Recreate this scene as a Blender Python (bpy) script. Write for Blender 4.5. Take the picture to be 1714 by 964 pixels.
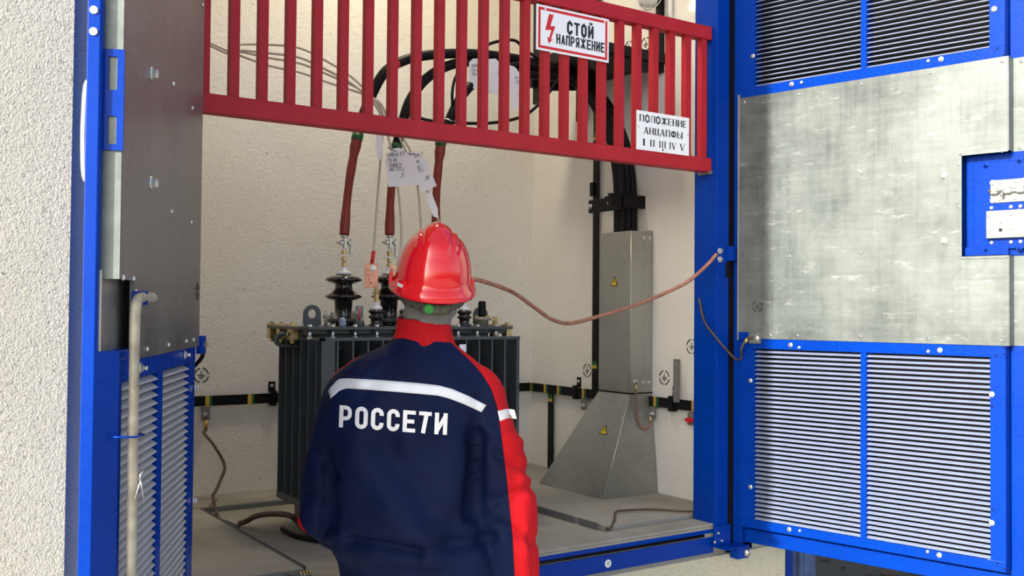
import bpy, bmesh, math, random
from math import sin, cos, pi, radians, atan2, sqrt
from mathutils import Vector, Matrix, Quaternion, noise
from mathutils.bvhtree import BVHTree

sc = bpy.context.scene
for o in list(bpy.data.objects): bpy.data.objects.remove(o)
COL = sc.collection
random.seed(7)

# ------------------------------------------------------------------ camera
F, YAW, PITCH, ROLL = 1659.48, radians(34.02323), radians(1.29924), radians(.49343)
CAM = Vector((0, -2.5, 1.55))
fw = Vector((sin(YAW)*cos(PITCH), cos(YAW)*cos(PITCH), sin(PITCH)))
_r = fw.cross(Vector((0, 0, 1))).normalized(); _u = _r.cross(fw)
RT = cos(ROLL)*_r + sin(ROLL)*_u; UP = -sin(ROLL)*_r + cos(ROLL)*_u
cd = bpy.data.cameras.new('camera'); cam = bpy.data.objects.new('camera', cd); COL.objects.link(cam)
cd.sensor_width = 36; cd.lens = F/1714*36; cd.clip_start = .05; cd.clip_end = 200
m = Matrix.Identity(4)
for i, v in enumerate((RT, UP, -fw)):
    for j in range(3): m[j][i] = v[j]
m.translation = CAM; cam.matrix_world = m
sc.camera = cam

# ------------------------------------------------------------------ light
SUN_EL = radians(21)
SUN = Vector((-.9626*cos(SUN_EL), -.271*cos(SUN_EL), sin(SUN_EL)))
W = bpy.data.worlds.new('sky'); sc.world = W; W.use_nodes = True
wn = W.node_tree; sk = wn.nodes.new('ShaderNodeTexSky'); sk.sky_type = 'NISHITA'
sk.sun_disc = False; sk.sun_elevation = SUN_EL; sk.sun_rotation = atan2(SUN.x, SUN.y)
sk.air_density = 1.0; sk.dust_density = 2.2; sk.ozone_density = 1.2
wn.nodes['Background'].inputs[1].default_value = .205
hs = wn.nodes.new('ShaderNodeHueSaturation'); hs.inputs['Saturation'].default_value = .55
wn.links.new(sk.outputs[0], hs.inputs['Color']); wn.links.new(hs.outputs[0], wn.nodes['Background'].inputs[0])
sl = bpy.data.lights.new('sun', 'SUN'); sl.energy = 4.2; sl.angle = radians(.9); sl.color = (1, .95, .86)
so = bpy.data.objects.new('sun', sl); COL.objects.link(so)
so.rotation_euler = SUN.to_track_quat('Z', 'Y').to_euler(); so.location = (-6, -4, 6)
sc.view_settings.view_transform = 'Standard'; sc.view_settings.look = 'None'
sc.view_settings.exposure = .75; sc.view_settings.gamma = 1; sc.view_settings.use_curve_mapping = False

# ------------------------------------------------------------------ pixel -> place (1714x964 frame)
def ray(x, y): return fw + RT*((x-857)/F) - UP*((y-482)/F)
def at(x, y, dep): return CAM + ray(x, y)*dep
def onP(x, y, n, d):
    v = ray(x, y); n = Vector(n); return CAM + v*((d-n.dot(CAM))/n.dot(v))
def onX(x, y, X=2.745): return onP(x, y, (1, 0, 0), X)
def onY(x, y, Y=0): return onP(x, y, (0, 1, 0), Y)
def onZ(x, y, Z=.82): return onP(x, y, (0, 0, 1), Z)

# ------------------------------------------------------------------ materials
def lin(c):
    if isinstance(c, str):
        c = [int(c[i:i+2], 16)/255 for i in (0, 2, 4)]
        c = [x/12.92 if x <= .04045 else ((x+.055)/1.055)**2.4 for x in c]
    return (*c[:3], 1)
class NM:
    def __init__(s, name):
        s.m = bpy.data.materials.new(name); s.m.use_nodes = True; s.t = s.m.node_tree
        s.b = s.t.nodes['Principled BSDF']; s.co = None
    def n(s, ty, **k):
        x = s.t.nodes.new('ShaderNode'+ty)
        for a, v in k.items():
            if hasattr(x, a): setattr(x, a, v)
            else: x.inputs[a.replace('_', ' ')].default_value = v
        return x
    def l(s, a, b): s.t.links.new(a, b)
    def coord(s, scale=(1, 1, 1)):
        if s.co is None: s.co = s.n('TexCoord')
        mp = s.n('Mapping'); mp.inputs['Scale'].default_value = scale
        s.l(s.co.outputs['Object'], mp.inputs['Vector']); return mp.outputs[0]
    def noise(s, scale, detail=4, rough=.55, sc3=(1, 1, 1)):
        x = s.n('TexNoise'); x.inputs['Scale'].default_value = scale; x.inputs['Detail'].default_value = detail
        x.inputs['Roughness'].default_value = rough; s.l(s.coord(sc3), x.inputs['Vector']); return x.outputs['Fac']
    def ramp(s, f, stops, interp='LINEAR'):
        r = s.n('ValToRGB'); r.color_ramp.interpolation = interp; e = r.color_ramp.elements
        while len(e) < len(stops): e.new(.5)
        for i, (p, c) in enumerate(stops):
            e[i].position = p; e[i].color = lin(c) if not isinstance(c, float) else (c, c, c, 1)
        s.l(f, r.inputs[0]); return r.outputs[0]
    def mix(s, f, a, b, mode='MIX'):
        x = s.n('Mix', data_type='RGBA', blend_type=mode)
        for i, v in ((0, f), (6, a), (7, b)):
            if hasattr(v, 'links'): s.l(v, x.inputs[i])
            elif i == 0: x.inputs[0].default_value = v
            else: x.inputs[i].default_value = lin(v)
        return x.outputs[2]
    def math(s, op, a, b=0.):
        x = s.n('Math', operation=op)
        for i, v in enumerate((a, b)):
            if hasattr(v, 'links'): s.l(v, x.inputs[i])
            else: x.inputs[i].default_value = v
        return x.outputs[0]
    def bump(s, h, strength=.3, dist=.002, prev=None):
        x = s.n('Bump'); x.inputs['Strength'].default_value = strength; x.inputs['Distance'].default_value = dist
        s.l(h, x.inputs['Height'])
        if prev is not None: s.l(prev, x.inputs['Normal'])
        s.l(x.outputs[0], s.b.inputs['Normal']); return x.outputs[0]
    def set(s, col=None, rough=None, metal=None, **k):
        for nm, v in (('Base Color', col), ('Roughness', rough), ('Metallic', metal)):
            if v is None: continue
            if hasattr(v, 'links'): s.l(v, s.b.inputs[nm])
            else: s.b.inputs[nm].default_value = lin(v) if nm == 'Base Color' else v
        for a, v in k.items(): s.b.inputs[a.replace('_', ' ')].default_value = v
        return s.m

def simple(name, col, rough=.5, metal=0., var=.12, scale=12, bump=0., **k):
    x = NM(name); c = lin(col)
    f = x.noise(scale, 5)
    a = tuple(min(1, v*(1-var)) for v in c[:3]); b = tuple(min(1, v*(1+var)) for v in c[:3])
    col_ = x.ramp(f, [(.3, a), (.7, b)])
    if bump: x.bump(x.noise(scale*12, 3), bump, .001)
    return x.set(col_, rough, metal, **k)

def mk_blue():
    x = NM('blue_paint'); f = x.noise(5, 4); g = x.noise(90, 3, .6, (1, 1, 1))
    c = x.ramp(f, [(.3, (.0002, .030, .27)), (.75, (.0002, .038, .33))])
    sp = x.ramp(x.noise(38, 8, .75), [(.86, 0.), (.87, 1.)], 'LINEAR')
    c = x.mix(sp, c, (.25, .42, .85))
    return x.set(c, x.ramp(g, [(.3, .22), (.8, .36)]), 0, Specular_IOR_Level=.13)
def mk_sill():
    x = NM('worn_blue_paint'); f = x.noise(9, 6, .7, (.5, 3, 1))
    c = x.ramp(f, [(.35, (.006, .05, .42)), (.5, (.01, .06, .45)), (.62, (.16, .2, .3)), (.75, (.22, .23, .25))])
    return x.set(c, .5, 0)
def mk_galv(name, a, b, metal=.75, r0=.32, r1=.55, scr=.5):
    x = NM(name)
    v = x.n('TexVoronoi'); v.inputs['Scale'].default_value = 55; x.l(x.coord((1, 1, 1)), v.inputs['Vector'])
    sp = x.ramp(v.outputs['Color'], [(0., .35), (1., .65)])
    big = x.noise(3.2, 5, .6); st1 = x.noise(60, 3, .6, (.06, 1, 1)); st2 = x.noise(60, 3, .6, (1, 1, .06))
    mixf = x.math('ADD', x.math('MULTIPLY', big, .7), x.math('MULTIPLY', sp, .15))
    mixf = x.math('ADD', mixf, x.math('MULTIPLY', x.math('ADD', st1, st2), .13))
    c = x.ramp(mixf, [(.40, a), (.64, b)])
    cr = x.ramp(x.noise(22, 10, .85, (.35, 1, 1.3)), [(.56, 0.), (.66, 1.)])
    c = x.mix(x.math('MULTIPLY', cr, scr), c, (.85, .88, .86))
    r = x.ramp(x.math('ADD', x.math('MULTIPLY', big, .5), x.math('MULTIPLY', st2, .5)), [(.35, r0), (.65, r1)])
    h = x.math('ADD', x.math('ADD', st1, st2), x.math('MULTIPLY', big, 3.))
    x.bump(h, .3, .0015)
    return x.set(c, r, metal)
def mk_plaster(name, c0, c1, spot, bump, scale=95, speck=.58, tint=None, sc3=(1, 1, 1), dist=.004):
    x = NM(name); n1 = x.noise(scale, 3, .6, sc3); n2 = x.noise(scale*.33, 4, .6); big = x.noise(1.1, 4, .6)
    c = x.ramp(big, [(.3, c0), (.7, c1)])
    s = x.ramp(x.noise(scale*.8, 4, .7), [(speck, 0.), (speck+.05, 1.)])
    c = x.mix(x.math('MULTIPLY', s, .75), c, spot)
    if tint:
        t = x.ramp(x.noise(.9, 3), [(.45, 0.), (.7, 1.)]); c = x.mix(x.math('MULTIPLY', t, .5), c, tint)
    x.bump(x.math('ADD', n1, x.math('MULTIPLY', n2, .8)), bump, dist)
    return x.set(c, .9, 0)
def mk_concrete():
    x = NM('screed_concrete'); a = x.noise(2.2, 7, .65); b = x.noise(60, 4, .6)
    c = x.ramp(a, [(.3, (.20, .19, .165)), (.55, (.31, .30, .27)), (.75, (.38, .37, .34))])
    d = x.ramp(x.noise(17, 6, .75), [(.66, 0.), (.72, 1.)]); c = x.mix(x.math('MULTIPLY', d, .5), c, (.10, .09, .08))
    x.bump(x.math('ADD', b, x.math('MULTIPLY', a, 2.)), .25, .002)
    return x.set(c, .85, 0)
def mk_jacket():
    x = NM('jacket_twill')
    at_ = x.n('Attribute'); at_.attribute_name = 'red'; at_.attribute_type = 'GEOMETRY'
    f = x.ramp(at_.outputs['Fac'], [(.498, 0.), (.502, 1.)])
    navy = x.ramp(x.noise(6, 4), [(.3, (.0018, .0055, .030)), (.7, (.0032, .010, .052))])
    red = x.ramp(x.noise(6, 4), [(.3, (.46, .005, .010)), (.7, (.58, .008, .015))])
    c = x.mix(f, navy, red)
    ed = x.ramp(at_.outputs['Fac'], [(.485, 0.), (.497, 1.), (.503, 1.), (.51, 0.)])
    c = x.mix(x.math('MULTIPLY', ed, .8), c, (.02, .004, .006))
    w = x.n('TexWave'); w.inputs['Scale'].default_value = 260; w.bands_direction = 'DIAGONAL'; x.l(x.coord(), w.inputs['Vector'])
    b1 = x.bump(x.noise(9, 3, .5, (1, 1, .55)), .55, .02)
    x.bump(w.outputs['Fac'], .12, .0006, b1)
    return x.set(c, .68, 0, Specular_IOR_Level=.16)
M = {}
M['blue'] = mk_blue(); M['sill'] = mk_sill()
M['galv'] = mk_galv('galvanised_sheet', (.075, .088, .085), (.185, .21, .20), .4, .42, .6, .26)
M['galv_shaded'] = mk_galv('shaded_galvanised_sheet', (.17, .165, .165), (.25, .245, .24), .65, .32, .46, .05)  # second galvanised copy, its colour set for the face lying in shade
M['galv_duct'] = mk_galv('galvanised_duct_sheet', (.30, .31, .29), (.42, .43, .41), .75, .35, .5, .05)
M['slat'] = simple('pale_slat_paint', (.27, .32, .47), .45, .1, .08, 20)
M['ext'] = mk_plaster('roughcast_plaster', (.47, .45, .335), (.56, .54, .42), (.15, .14, .11), .9, 230, .575, None, (1, 1, 1), .003)
M['wall'] = mk_plaster('interior_plaster', (.70, .685, .65), (.82, .81, .775), (.25, .23, .20), .7, 85, .64, (.72, .66, .53))
M['wall_r'] = mk_plaster('combed_interior_plaster', (.70, .69, .655), (.82, .81, .78), (.40, .38, .35), .75, 120, .70, None, (1, 1.6, .5))
M['floor'] = mk_concrete()
M['soil'] = simple('dark_gravel_soil', (.016, .012, .009), .95, 0, .6, 25, .8)
M['yard'] = simple('pale_concrete_yard', (.42, .40, .36), .9, 0, .2, 3, .4)
M['red'] = simple('red_rail_paint', (.40, .020, .030), .5, 0, .1, 9, .08, Specular_IOR_Level=.2)
M['black'] = simple('black_rubber', (.006, .006, .007), .5, 0, .3, 20, Specular_IOR_Level=.18)
M['blackp'] = simple('black_painted_steel', (.006, .006, .007), .45, 0, .3, 20, Specular_IOR_Level=.2)
M['sleeve'] = simple('oxide_red_heat_shrink', (.22, .022, .012), .42, 0, .15, 20, .1)
M['copper'] = simple('bare_copper', (.72, .36, .25), .35, .85, .35, 40, .3)
M['copper_dark'] = simple('copper_in_clear_sheath', (.30, .13, .085), .4, .3, .35, 60, .3)
M['brown'] = simple('brown_sheathed_copper', (.085, .05, .038), .5, .1, .3, 60, .3)
M['slat_shaded'] = simple('shaded_slat_paint', (.40, .40, .42), .5, 0, .08, 20)  # copy of the slat paint, tone set for the leaf in shade
M['cast'] = simple('dull_cast_lock_metal', (.24, .25, .23), .5, .2, .1, 30)
M['blue_worn'] = simple('worn_bluish_sheet', (.07, .12, .26), .45, .3, .6, 9)
M['rubble'] = simple('dark_rubble', (.05, .04, .032), .95, 0, .6, 5)
M['brass'] = simple('brass', (.62, .47, .22), .3, .9, .2, 40)
M['zinc'] = simple('zinc_plated_steel', (.66, .67, .66), .3, .9, .2, 50)
M['white'] = simple('white_enamel', (.85, .86, .88), .35, 0, .04, 10)
M['paper'] = simple('white_paper', (.86, .88, .93), .7, 0, .03, 6)
M['ink'] = simple('black_print', (.008, .008, .009), .6)
M['redprint'] = simple('red_print', (.62, .015, .02), .45, 0, .05)
M['yellow'] = simple('yellow_print', (.85, .62, .03), .5, 0, .05)
M['band_y'] = simple('ochre_band_paint', (.52, .33, .05), .5)
M['band_g'] = simple('green_band_paint', (.01, .10, .03), .5)
M['trafo'] = simple('dark_grey_transformer_paint', (.052, .062, .070), .38, 0, .15, 6, .1)
M['porc'] = simple('black_glazed_porcelain', (.008, .006, .006), .08, 0, .2, 10, Coat_Weight=.8)
M['pvc'] = simple('beige_cable_sheath', (.52, .47, .38), .5)
M['grey'] = simple('grey_painted_flat_steel', (.16, .165, .17), .5, 0, .15, 20)
M['pipe'] = simple('weathered_steel_bar', (.36, .33, .26), .6, .2, .3, 30, .3)
M['helmet'] = simple('glossy_red_plastic', (.72, .006, .012), .13, 0, .04, 3, Coat_Weight=.6, Coat_Roughness=.05)
M['hood'] = simple('grey_knit', (.17, .165, .16), .9, 0, .2, 40, .5)
M['strap'] = simple('olive_webbing', (.075, .07, .05), .8, 0, .4, 90, .5)
M['green'] = simple('green_plastic', (.02, .22, .03), .3)
M['skin'] = simple('skin', (.55, .33, .24), .5, 0, .08, 10)
M['trouser'] = simple('navy_trouser_cloth', (.006, .012, .045), .8, 0, .2, 10, .3)
M['boot'] = simple('black_boot_leather', (.015, .014, .013), .5)
M['jacket'] = mk_jacket()
M['reflect'] = simple('silver_reflective_tape', (.78, .80, .84), .4, .1, .05, 30)
x = NM('clear_glass'); M['glass'] = x.set((.85, .9, .9), .05, 0, Transmission_Weight=.9, IOR=1.45)
x = NM('frosted_glass'); M['frost'] = x.set((.8, .82, .82), .3, 0, Transmission_Weight=.4, IOR=1.45)

# ------------------------------------------------------------------ mesh helpers
class MB:
    def __init__(s): s.v = []; s.f = []; s.sm = []
    def add(s, vs, fs, smooth=False):
        k = len(s.v); s.v += [tuple(v) for v in vs]
        s.f += [tuple(i+k for i in f) for f in fs]; s.sm += [smooth]*len(fs); return s
    def box(s, a, b):
        x0, y0, z0 = [min(p, q) for p, q in zip(a, b)]; x1, y1, z1 = [max(p, q) for p, q in zip(a, b)]
        return s.add([(x0, y0, z0), (x1, y0, z0), (x1, y1, z0), (x0, y1, z0), (x0, y0, z1), (x1, y0, z1), (x1, y1, z1), (x0, y1, z1)],
                     [(0, 3, 2, 1), (4, 5, 6, 7), (0, 1, 5, 4), (1, 2, 6, 5), (2, 3, 7, 6), (3, 0, 4, 7)])
    def tube(s, pts, r, n=10, smooth=True, cap=True):
        pts = [Vector(p) for p in pts]; N = len(pts)
        rr = r if isinstance(r, (list, tuple)) else [r]*N
        T = [(pts[min(i+1, N-1)]-pts[max(i-1, 0)]).normalized() for i in range(N)]
        a = T[0].orthogonal().normalized(); vs = []
        for i in range(N):
            a = (a - T[i]*a.dot(T[i])).normalized(); b = T[i].cross(a)
            for j in range(n):
                t = 2*pi*j/n; vs.append(pts[i] + (a*cos(t)+b*sin(t))*rr[i])
        fs = [(i*n+j, i*n+(j+1) % n, (i+1)*n+(j+1) % n, (i+1)*n+j) for i in range(N-1) for j in range(n)]
        s.add(vs, fs, smooth)
        if cap:
            k = len(s.v)-N*n; s.f += [tuple(k+j for j in reversed(range(n))), tuple(k+(N-1)*n+j for j in range(n))]; s.sm += [False, False]
        return s
    def lathe(s, prof, c=(0, 0, 0), n=20, ax=None, smooth=True):
        q = Vector((0, 0, 1)).rotation_difference(Vector(ax)) if ax is not None else Quaternion()
        c = Vector(c); N = len(prof)
        vs = [c + q @ Vector((r*cos(2*pi*j/n), r*sin(2*pi*j/n), z)) for r, z in prof for j in range(n)]
        fs = [(i*n+j, i*n+(j+1) % n, (i+1)*n+(j+1) % n, (i+1)*n+j) for i in range(N-1) for j in range(n)]
        s.add(vs, fs, smooth); k = len(s.v)-N*n
        s.f += [tuple(k+j for j in reversed(range(n))), tuple(k+(N-1)*n+j for j in range(n))]; s.sm += [False, False]
        return s
    def prism(s, poly, o, ex, ey, t):
        """flat polygon (2D list) on plane o+ex*u+ey*v, extruded by vector t"""
        o, ex, ey, t = map(Vector, (o, ex, ey, t)); n = len(poly)
        vs = [o+ex*u+ey*v for u, v in poly]; vs += [p+t for p in vs]
        return s.add(vs, [tuple(reversed(range(n))), tuple(range(n, 2*n))] + [(i, (i+1) % n, n+(i+1) % n, n+i) for i in range(n)])
    def ball(s, c, r, n=14, m=9):
        c = Vector(c); r = Vector(r) if not isinstance(r, (int, float)) else Vector((r, r, r)); vs = []
        for i in range(m+1):
            t = pi*i/m
            t = max(.02, min(pi-.02, t))
            for j in range(n):
                vs.append(c+Vector((r.x*sin(t)*cos(2*pi*j/n), r.y*sin(t)*sin(2*pi*j/n), -r.z*cos(t))))
        fs = [(i*n+j, i*n+(j+1) % n, (i+1)*n+(j+1) % n, (i+1)*n+j) for i in range(m) for j in range(n)]
        fs += [tuple(reversed(range(n))), tuple(m*n+j for j in range(n))]
        return s.add(vs, fs, True)
    def mesh(s, name='mesh'):
        me = bpy.data.meshes.new(name); me.from_pydata(s.v, [], s.f); me.polygons.foreach_set('use_smooth', s.sm)
        bm = bmesh.new(); bm.from_mesh(me); bmesh.ops.recalc_face_normals(bm, faces=bm.faces); bm.to_mesh(me); bm.free()
        return me
def obj(name, me, mat=None, parent=None, loc=None, rot=None, bevel=0, **props):
    if isinstance(me, MB): me = me.mesh(name)
    if mat is not None and not me.materials: me.materials.append(M[mat] if isinstance(mat, str) else mat)
    o = bpy.data.objects.new(name, me); COL.objects.link(o)
    if parent is not None: o.parent = parent
    if loc is not None: o.location = loc
    if rot is not None: o.rotation_mode = 'QUATERNION'; o.rotation_quaternion = rot
    if bevel:
        b = o.modifiers.new('bevel', 'BEVEL'); b.width = bevel; b.segments = 2; b.limit_method = 'ANGLE'; b.angle_limit = radians(50)
    for k, v in props.items(): o[k] = v
    return o
def empty(name, loc=(0, 0, 0), rz=0, parent=None, **props):
    o = bpy.data.objects.new(name, None); COL.objects.link(o); o.location = loc; o.rotation_euler = (0, 0, rz)
    o.empty_display_size = .05
    if parent is not None: o.parent = parent
    for k, v in props.items(): o[k] = v
    return o
def spl(pts, k=6):
    P = [Vector(p) for p in pts]; out = []
    P = [P[0]*2-P[1]] + P + [P[-1]*2-P[-2]]
    for i in range(1, len(P)-2):
        for j in range(k):
            t = j/k; a, b, c, d = P[i-1:i+3]
            out.append(.5*((2*b)+(c-a)*t+(2*a-5*b+4*c-d)*t*t+(3*b-a-3*c+d)*t**3))
    out.append(P[-2]); return out
def box(name, a, b, mat, parent=None, bevel=0, **k): return obj(name, MB().box(a, b), mat, parent, bevel=bevel, **k)
CACHE = {}
def bolt_me(r, h, kind='hex'):
    key = (kind, r, h)
    if key not in CACHE:
        b = MB()
        if kind == 'hex':
            b.lathe([(r*1.35, 0), (r*1.35, h*.18), (r*1.2, h*.22)], n=16)
            b.lathe([(r, h*.2), (r, h*.85), (r*.8, h)], n=6, smooth=False)
        elif kind == 'rivet':
            b.lathe([(r, 0), (r*.92, h*.5), (r*.5, h), (r*.1, h*1.05)], n=12)
        elif kind == 'ring':
            b.lathe([(r, 0), (r, h), (r*.5, h), (r*.5, h*.3)], n=14)
        elif kind == 'stud':
            b.lathe([(r*1.5, 0), (r*1.5, h*.1), (r*1.3, h*.12)], n=14)
            b.lathe([(r, h*.1), (r, h*.45)], n=6, smooth=False); b.lathe([(r*.55, h*.4), (r*.55, h)], n=10)
        CACHE[key] = b.mesh('bolt')
    return CACHE[key]
def bolt(p, d, r=.006, h=.008, kind='hex', mat='zinc', parent=None, name='bolt'):
    me = bolt_me(r, h, kind); q = Vector((0, 0, 1)).rotation_difference(Vector(d).normalized())
    if me.materials and me.materials[0] != M[mat]:
        key = (kind, r, h, mat)
        if key not in CACHE: CACHE[key] = me.copy(); CACHE[key].materials.clear()
        me = CACHE[key]
    return obj(name, me, mat, parent, p, q)
def text_mesh(s, size=.1, bold=0., sx=1., align='CENTER', extr=.0006):
    c = bpy.data.curves.new('lettering', 'FONT'); c.body = s; c.size = size; c.offset = bold; c.extrude = extr
    c.align_x = align; c.align_y = 'CENTER'; c.resolution_u = 3
    o = bpy.data.objects.new('lettering', c); COL.objects.link(o)
    dg = bpy.context.evaluated_depsgraph_get(); me = bpy.data.meshes.new_from_object(o.evaluated_get(dg))
    bpy.data.objects.remove(o)
    for v in me.vertices: v.co.x *= sx
    return me
def place_text(name, me, mat, o_, ex, ey, parent):
    """text laid on plane at o_, x axis ex, y axis ey (unit)"""
    ex = Vector(ex); ey = Vector(ey); ez = ex.cross(ey); o_ = Vector(o_)
    for v in me.vertices: v.co = o_+ex*v.co.x+ey*v.co.y+ez*v.co.z
    me.materials.clear(); return obj(name, me, mat, parent)
# ------------------------------------------------------------------ lettering drawn with strokes
def round_rect(x0, y0, x1, y1, r, skip=()):
    """rounded rectangle centre line, starting at the right side going up and round"""
    out = []
    for cx, cy, a0 in ((x1-r, y1-r, 0), (x0+r, y1-r, 90), (x0+r, y0+r, 180), (x1-r, y0+r, 270)):
        for k in range(6): a = radians(a0+18*k); out.append((cx+r*cos(a), cy+r*sin(a)))
    return out
def glyphs(ch, W, t, th, r):
    """centre lines (width, points) in a W x 1 cell; t thick, th thin"""
    L, Rr, B_, T_ = t/2, W-t/2, th/2, 1-th/2; mid = .5; c = W/2
    O = round_rect(L, B_, Rr, T_, r)
    def bowl(y, y1=T_, x1=Rr): q = (y1-y)/2; q = min(r, q); return [(L, y1), (x1-q, y1)]+[(x1-q+q*cos(radians(90-18*k)), y1-q+q*sin(radians(90-18*k))) for k in range(1, 6)]+[(x1-q+q*cos(radians(-18*k)), y+q+q*sin(radians(-18*k))) for k in range(0, 6)]+[(L, y)]
    V = lambda x: (t, [(x, 0), (x, 1)])
    G = {'О': [(t, O+O[:2])], 'С': [(t, [(Rr, .66)]+O[:18+6]+[(Rr, .34)])] , 'Р': [V(L), (th, bowl(.42))],
         'Е': [V(L), (th, [(L, T_), (W, T_)]), (th, [(L, mid), (W*.9, mid)]), (th, [(L, B_), (W, B_)])],
         'Т': [V(c), (th, [(0, T_), (W, T_)])], 'П': [V(L), V(Rr), (th, [(L, T_), (Rr, T_)])], 'Н': [V(L), V(Rr), (th, [(L, mid), (Rr, mid)])],
         'И': [V(L), V(Rr), (t*.8 if th == t else th, [(L, .12), (Rr, .88)])], 'А': [(th, [(th*.5, 0), (c, 1-th*.3)]), (t, [(W-t*.5, 0), (c, 1-th*.3)]), (th, [(W*.2, .27), (W*.8, .27)])],
         'Я': [V(Rr), (th, [(W-x, y) for x, y in bowl(.46)]), (t, [(L, 0), (c*1.15, .46)])],
         'Ж': [V(c), (t*.8, [(L*.8, 1), (c, .52), (W-L*.8, 1)]), (t*.8, [(L*.8, 0), (c, .50), (W-L*.8, 0)])],
         'Л': [V(Rr), (th, [(L, T_), (Rr, T_)]), (th*1.3, [(W*.28, T_), (W*.24, .3), (W*.14, .06), (0, .04)])],
         'Ц': [(t, [(L, 0), (L, 1)]), (t, [(Rr-.08, 0), (Rr-.08, 1)]), (th, [(0, B_), (W+.02, B_), (W+.02, -.20)])],
         'Ф': [V(c), (t, [(x, .14+y*.72) for x, y in O+O[:2]])], 'Ы': [V(L), V(Rr), (th, [(x, y) for x, y in bowl(B_, .56, W*.68)])],
         'I': [V(c)], 'V': [(t, [(t*.4, 1), (c, 0)]), (th, [(W-th*.5, 1), (c, 0)])]}
    if ch == 'Й': return glyphs('И', W, t, th, r)+[(th*.8, [(c-W*.24, 1.24), (c-W*.12, 1.13), (c+W*.12, 1.13), (c+W*.24, 1.24)])]
    if ch == 'T': return [(t, [(W*.36, 0), (W*.62, 1)]), (th, [(0, T_), (W, T_)])]
    return G[ch]
def stroke(mb, pts, w, f):
    n = len(pts); nr = []
    for i in range(n):
        a = pts[max(i-1, 0)]; b = pts[i]; c = pts[min(i+1, n-1)]
        d1 = (b[0]-a[0], b[1]-a[1]) if i else (c[0]-b[0], c[1]-b[1]); d2 = (c[0]-b[0], c[1]-b[1]) if i < n-1 else d1
        l1 = math.hypot(*d1) or 1e-9; l2 = math.hypot(*d2) or 1e-9; n1 = (-d1[1]/l1, d1[0]/l1); n2 = (-d2[1]/l2, d2[0]/l2)
        mx, my = n1[0]+n2[0], n1[1]+n2[1]; q = mx*mx+my*my
        if q < .5: mx, my, q = n2[0], n2[1], 2
        nr.append((mx*2/q, my*2/q))
    P0 = [f(p[0]+m_[0]*w/2, p[1]+m_[1]*w/2) for p, m_ in zip(pts, nr)]; P1 = [f(p[0]-m_[0]*w/2, p[1]-m_[1]*w/2) for p, m_ in zip(pts, nr)]
    mb.add(P0+P1, [(i, n+i, n+i+1, i+1) for i in range(n-1)])
def dens(pts, k=4): return [(a[0]+(b[0]-a[0])*j/k, a[1]+(b[1]-a[1])*j/k) for a, b in zip(pts, pts[1:]) for j in range(k)]+[pts[-1]]
def write(name, st, f, mat, parent, W=.6, t=.2, th=None, gap=.14, r=.2, serif=False, dense=0, widths={}, thick=.0006):
    """st written along x with cap height 1; f maps (x, y) to a place"""
    th = th or t; x = 0; mb = MB(); tot = sum(widths.get(c, W)+gap for c in st)-gap; lift = 0
    for ch in st:
        w_ = widths.get(ch, W)
        for (tw, pts) in glyphs(ch, w_, t, th, min(r, w_/2-t/2)):
            if dense: pts = dens(pts, dense if len(pts) < 6 else 1)
            lift += .000004
            stroke(mb, pts, tw, lambda a, b: f((x+a)/tot, b, lift))
            if serif and len(pts) == 2 and abs(pts[0][1]-pts[1][1]) > .9:
                for e in pts:
                    yy = .025 if e[1] < .5 else .975
                    stroke(mb, [(e[0]-tw*.5-.07, yy), (e[0]+tw*.5+.07, yy)], .05, lambda a, b: f((x+a)/tot, b, lift))
        x += w_+gap
    return obj(name, mb, mat, parent)
def flat(o_, ex, ey, w, h):
    o_, ex, ey = Vector(o_), Vector(ex), Vector(ey); n_ = ex.cross(ey)
    return lambda u, v, l: o_+ex*((u-.5)*w)+ey*((v-.5)*h)+n_*(.0004+l)
def TH(name, label, cat, loc=(0, 0, 0), rz=0, group=None):
    e = empty(name, loc, rz, label=label, category=cat)
    if group: e['group'] = group
    return e
def tag(o, label, cat, group=None):
    o['label'] = label; o['category'] = cat
    if group: o['group'] = group
    return o

# ground symbol: dashed circle with the earth sign, a painted mark
def ground_mark(o_, ex, ey, R, parent, mat='ink'):
    b = MB(); ex = Vector(ex); ey = Vector(ey); ez = ex.cross(ey); t = ez*.0012; o_ = Vector(o_)
    for k in range(4):
        a0 = pi/2*k+.18; pts = []
        n = 7
        for j in range(n): a = a0+(pi/2-.36)*j/(n-1); pts.append((R*cos(a), R*sin(a)))
        for j in reversed(range(n)): a = a0+(pi/2-.36)*j/(n-1); pts.append((R*.86*cos(a), R*.86*sin(a)))
        for j in range(n-1):
            b.prism([pts[j], pts[j+1], pts[2*n-2-j], pts[2*n-1-j]], o_, ex, ey, t)
    for x0, x1, y0, y1 in ((-.05, .05, .0, .55), (-.5, .5, -.05, .05), (-.32, .32, -.27, -.18), (-.15, .15, -.47, -.38)):
        b.prism([(R*x0, R*y0), (R*x1, R*y0), (R*x1, R*y1), (R*x0, R*y1)], o_, ex, ey, t)
    return obj('earthing_symbol', b, mat, parent)

# ================================================================== SETTING
FL = .82; XR = 2.745; YB = 1.39; HT = 3.75
g = obj('ground', MB().box((-14, -16, -.2), (12, 14, 0)), 'yard', kind='structure')
box('ground_soil', (2.92, -1.3, 0), (9, 9, .03), 'soil', kind='structure')
wf = MB()
wf.box((-3.5, -.09, 0), (.423, .16, 4.3)); wf.box((.423, 0, 0), (.64, .16, 4.3)); wf.box((.64, 0, 3.30), (2.609, .16, 4.3))
wf.box((2.609, 0, .66), (2.9, .16, 4.3)); wf.box((.64, -.02, 0), (2.9, .16, .70))
wall_front = obj('wall_front', wf, 'ext', kind='structure')
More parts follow.
